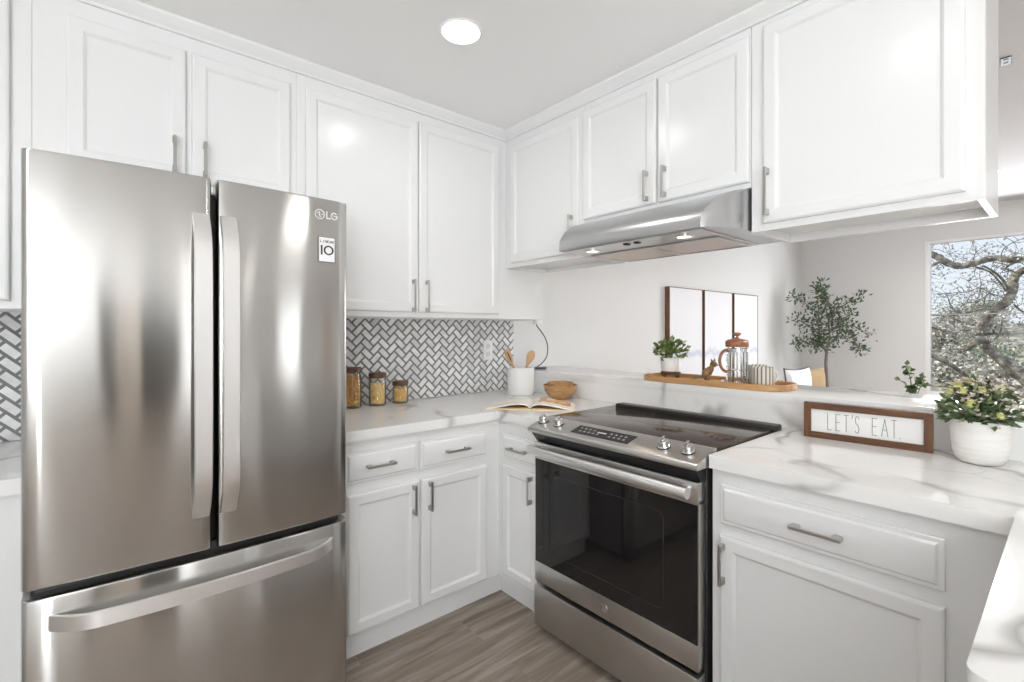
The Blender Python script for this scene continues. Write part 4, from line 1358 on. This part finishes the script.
# table with a vase of greenery behind the ledge
t = thing('dining_table', 'wooden dining table hidden behind the ledge', 'table', (3.45, .85, 0))
MB().lathe([(.44, .72), (.45, .725), (.45, .745), (.44, .75)], 3.45, .85, 0, 48).build('tabletop', 'table_wood', t)
MB().lathe([(.22, 0), (.22, .02), (.05, .05), (.04, .4), (.06, .72)], 3.45, .85, 0, 24).build('pedestal', 'table_wood', t)
vx, vy = 3.30, .565
t = thing('greenery_vase', 'sprigs of round green leaves peeking over the ledge behind the sign', 'plant', (vx, vy, .75))
MB().lathe([(.04, 0), (.06, .02), (.065, .08), (.035, .15), (.03, .18), (.033, .185), (.028, .183), (.025, .15), (.05, .08), (.001, .02)], vx, vy, .75, 28).build('vase', 'ceramic_white', t)
rnd = random.Random(8)
bs, bl = MB(), MB()
for (u, z, n_) in ((-.095, 1.045, 3), (-.055, 1.12, 5), (.0, 1.10, 16), (.01, 1.06, 18), (.06, 1.03, 12), (.10, 1.01, 10), (-.02, 1.0, 14), (.03, .99, 12)):
    e = Vector((vx, vy, z)) + sv * u + fvw * rnd.uniform(-.05, .05)
    base_ = Vector((vx, vy, .92))
    mid = base_.lerp(e, .55) + Vector((0, 0, .03))
    bs.tube([base_, mid, e], [.003, .0022, .0012], 6)
    for k in range(n_):
        p = mid.lerp(e, rnd.random() ** .5 if n_ > 5 else rnd.uniform(.85, 1.02))
        d = Vector((rnd.gauss(0, 1), rnd.gauss(0, 1), rnd.gauss(.2, .8)))
        bl.leaf(p, d, .034, .026, rnd.uniform(-1, 1))
bs.build('stems', 'leaf_sage', t)
bl.build('leaves', 'leaf_dark', t)

# small vent high up in the living room
t = thing('ceiling_vent', 'tiny dark square vent on the living room ceiling beside the end cabinet', 'vent', (3.52, .235, 2.69))
vm = Matrix.Translation((3.52, .235, 2.69)) @ rotz(-math.atan2(3.52, .235))
MB().box(-.020, .020, -.05, .05, -.006, -.0002, .001, 1, vm).build('frame', 'dark_metal', t)
for k in (-.036, .008):
    MB().box(-.008, .008, k + .006, k + .022, -.0085, -.0055, 0, 1, vm).build('slat', 'fridge_grey', t, smooth=False)

# ------------------------------------------------------------------ outside the window
GX = 7.8
b = MB()
nx, ny = 46, 46
vs = []
for i in range(nx + 1):
    for j in range(ny + 1):
        x = GX + 30 * i / nx; y = -14 + 30 * j / ny
        h = -.6 + (x - GX) * .105 + .5 * noise.noise(Vector((x * .25, y * .25, 0))) + .22 * noise.noise(Vector((x * .9, y * .9, 4)))
        vs.append(b.bm.verts.new((x, y, min(h, 1.5 + .25 * noise.noise(Vector((x, y, 9)))))))
for i in range(nx):
    for j in range(ny):
        k = i * (ny + 1) + j
        b.bm.faces.new((vs[k], vs[k + ny + 1], vs[k + ny + 2], vs[k + 1]))
struct('ground_hillside', b, 'hillside')

# view directions through the window, used to lay the oak out in depth
def wpt(u, v, x):
    tt = (u - 512) / F_PX
    d = Vector((CXc + CYc * tt, CYc - CXc * tt, (330 - v) / F_PX))
    return Vector((0, 0, 1.31)) + d * (x / d.x)
def spline(pts, n=7):
    out = []
    for i in range(len(pts) - 1):
        p0, p1, p2, p3 = [pts[max(0, min(len(pts) - 1, j))] for j in (i - 1, i, i + 1, i + 2)]
        for k in range(n):
            q = k / n
            out.append(.5 * ((2 * p1) + (p2 - p0) * q + (2 * p0 - 5 * p1 + 4 * p2 - p3) * q * q + (3 * p1 - p0 - 3 * p2 + p3) * q ** 3))
    out.append(pts[-1])
    return out
oak = thing('oak_tree', 'gnarled bare oak with mossy twisting branches outside the window', 'tree', (11.6, .4, 0.0))
BR = [  # (pixel path, depth, radius start, radius end)
    ([(1075, 430), (1045, 398), (1012, 368), (992, 352), (980, 341), (968, 347), (958, 352)], (11.6, 11.4), .15, .05),
    ([(985, 344), (978, 337), (984, 322), (994, 311), (1006, 302), (1012, 292), (1014, 278), (1022, 271), (1040, 262), (1070, 240)], (11.45, 11.9), .10, .07),
    ([(900, 230), (926, 251), (938, 257), (950, 264), (963, 266), (978, 262), (995, 258), (1010, 260), (1030, 259), (1060, 262), (1090, 250)], (10.6, 11.3), .070, .062),
    ([(918, 274), (930, 267), (940, 262), (952, 264)], (10.7, 10.8), .03, .03),
    ([(984, 266), (994, 272), (1002, 279), (1008, 288), (1012, 296)], (11.0, 11.8), .022, .03),
    ([(972, 266), (988, 271), (999, 281), (1006, 291)], (10.9, 11.6), .014, .022),
    ([(1016, 262), (1006, 268), (1015, 272), (1024, 270)], (11.2, 11.5), .02, .014),
    ([(1004, 298), (990, 293), (980, 288), (972, 291)], (11.7, 11.5), .016, .004),
    ([(990, 309), (975, 311), (960, 314), (945, 316), (926, 314)], (11.5, 11.0), .028, .010),
    ([(960, 314), (952, 308), (948, 298), (946, 294)], (11.2, 11.1), .016, .006),
    ([(965, 323), (955, 319), (945, 316)], (11.2, 11.2), .022, .014),
    ([(924, 325), (938, 329), (948, 333), (962, 330), (968, 331)], (10.8, 11.0), .022, .016),
    ([(985, 308), (972, 302), (962, 306), (955, 313)], (11.4, 11.2), .010, .006),
    ([(976, 303), (984, 297), (992, 291)], (11.4, 11.4), .016, .008),
    ([(920, 348), (934, 356), (946, 362), (958, 370), (970, 380)], (10.9, 11.2), .055, .04),
    ([(930, 364), (948, 350), (962, 338), (972, 328)], (11.0, 11.3), .010, .010),
    ([(1002, 318), (1001, 330), (996, 338), (986, 344)], (11.8, 11.5), .014, .020),
    ([(946, 294), (958, 292), (968, 292), (985, 284)], (11.1, 11.3), .006, .005),
    ([(1010, 300), (1020, 310), (1034, 318)], (11.9, 12.1), .02, .02),
    ([(930, 250), (936, 243), (944, 240), (950, 236)], (10.7, 10.8), .010, .004),
    ([(1000, 262), (1003, 250), (1012, 243), (1024, 238)], (11.0, 11.2), .012, .005),
    ([(972, 262), (976, 250), (973, 240), (968, 230)], (11.0, 11.1), .008, .003),
]
rnd = random.Random(21)
b = MB()
twig_src = []
for path, (xa, xb2), ra, rb in BR:
    P_ = [wpt(u, v, xa + (xb2 - xa) * i / (len(path) - 1) + rnd.uniform(-.06, .06)) for i, (u, v) in enumerate(path)]
    Q = spline(P_, 6)
    nq = len(Q)
    b.tube(Q, [(ra + (rb - ra) * i / (nq - 1)) * .78 * rnd.uniform(.86, 1.14) for i in range(nq)], 10)
    twig_src.append(Q)
b.build('branches', 'oak_bark', oak)
b2, bl = MB(), MB()
for Q in twig_src:
    for k in range(int(len(Q) * .55)):
        p = Q[rnd.randrange(len(Q))]
        d = Vector((rnd.gauss(0, .6), rnd.gauss(0, 1), rnd.gauss(.1, .9))).normalized()
        pts = [p]
        for s_ in range(5):
            d = (d + Vector((rnd.gauss(0, .45), rnd.gauss(0, .45), rnd.gauss(0, .45)))).normalized()
            pts.append(pts[-1] + d * rnd.uniform(.05, .13))
        b2.tube(pts, [.006, .005, .004, .003, .0025, .002], 4)
        for s_ in range(5):
            q = pts[rnd.randrange(2, 6)] + Vector((rnd.gauss(0, .05), rnd.gauss(0, .05), rnd.gauss(0, .05)))
            bl.leaf(q, (rnd.gauss(0, 1), rnd.gauss(0, 1), rnd.gauss(0, 1)), .05, .03, rnd.uniform(-2, 2))
tag(b2.build('twigs', 'oak_bark', oak), kind='stuff')
tag(bl.build('leaves', 'leaf_oak', oak), kind='stuff')

# scrub on the hillside
def shrub_mesh(seed):
    rr = random.Random(seed)
    bs_, bb = MB(), MB()
    for k in range(16):
        a = rr.uniform(0, 2 * PI); e = Vector((math.cos(a) * rr.uniform(.2, .8), math.sin(a) * rr.uniform(.2, .8), rr.uniform(.4, 1.05)))
        bs_.tube([(0, 0, -.1), e * .5 + Vector((rr.gauss(0, .08), rr.gauss(0, .08), .05)), e], [.03, .018, .006], 5)
        for j in range(95):
            q = e * rr.uniform(.5, 1.05) + Vector((rr.gauss(0, .14), rr.gauss(0, .14), rr.gauss(0, .12)))
            bb.leaf(q, (rr.gauss(0, 1), rr.gauss(0, 1), rr.gauss(.3, 1)), .10, .06, rr.uniform(-2, 2))
    return bs_, bb
def ground_z(x, y):
    h = -.6 + (x - GX) * .105 + .5 * noise.noise(Vector((x * .25, y * .25, 0))) + .22 * noise.noise(Vector((x * .9, y * .9, 4)))
    return min(h, 1.5 + .25 * noise.noise(Vector((x, y, 9))))
protos = []
for i in range(2):
    bs_, bb = shrub_mesh(40 + i)
    s_ = thing('shrub', '', 'shrub', (0, 0, 0), 'pale shrubs on the hillside')
    bs_.build('stems', 'oak_bark', s_)
    tag(bb.build('foliage', ('leaf_scrub', 'leaf_scrub_green')[i], s_))
    protos.append(s_)
rnd = random.Random(77)
n_ = 0
used = set()
for (x, off) in ((13.0, 0), (15.1, .9), (17.2, .2), (19.4, 1.1), (21.7, .3), (24.2, 1.0), (27.0, .2)):
    for k in range(3):
        q = Vector((x + rnd.uniform(-.2, .2), wpt(975, 330, x).y + (k - 1) * 2.3 + off - .5, 0))
        kind_ = rnd.random() < .3
        pr_ = protos[1 if kind_ else 0]
        s_ = pr_ if pr_ not in used else copy_tree(pr_)
        used.add(pr_)
        s_.location = (q.x, q.y, ground_z(q.x, q.y) - .05)
        sc_ = rnd.uniform(.95, 1.15)
        s_.scale = (sc_, sc_, sc_ * rnd.uniform(.8, 1.05))
        s_.rotation_euler.z = rnd.uniform(0, 6.28)
        s_['label'] = 'greener bushy shrub on the hillside outside the window' if kind_ else 'pale grey-brown shrub on the hillside outside the window'
        n_ += 1
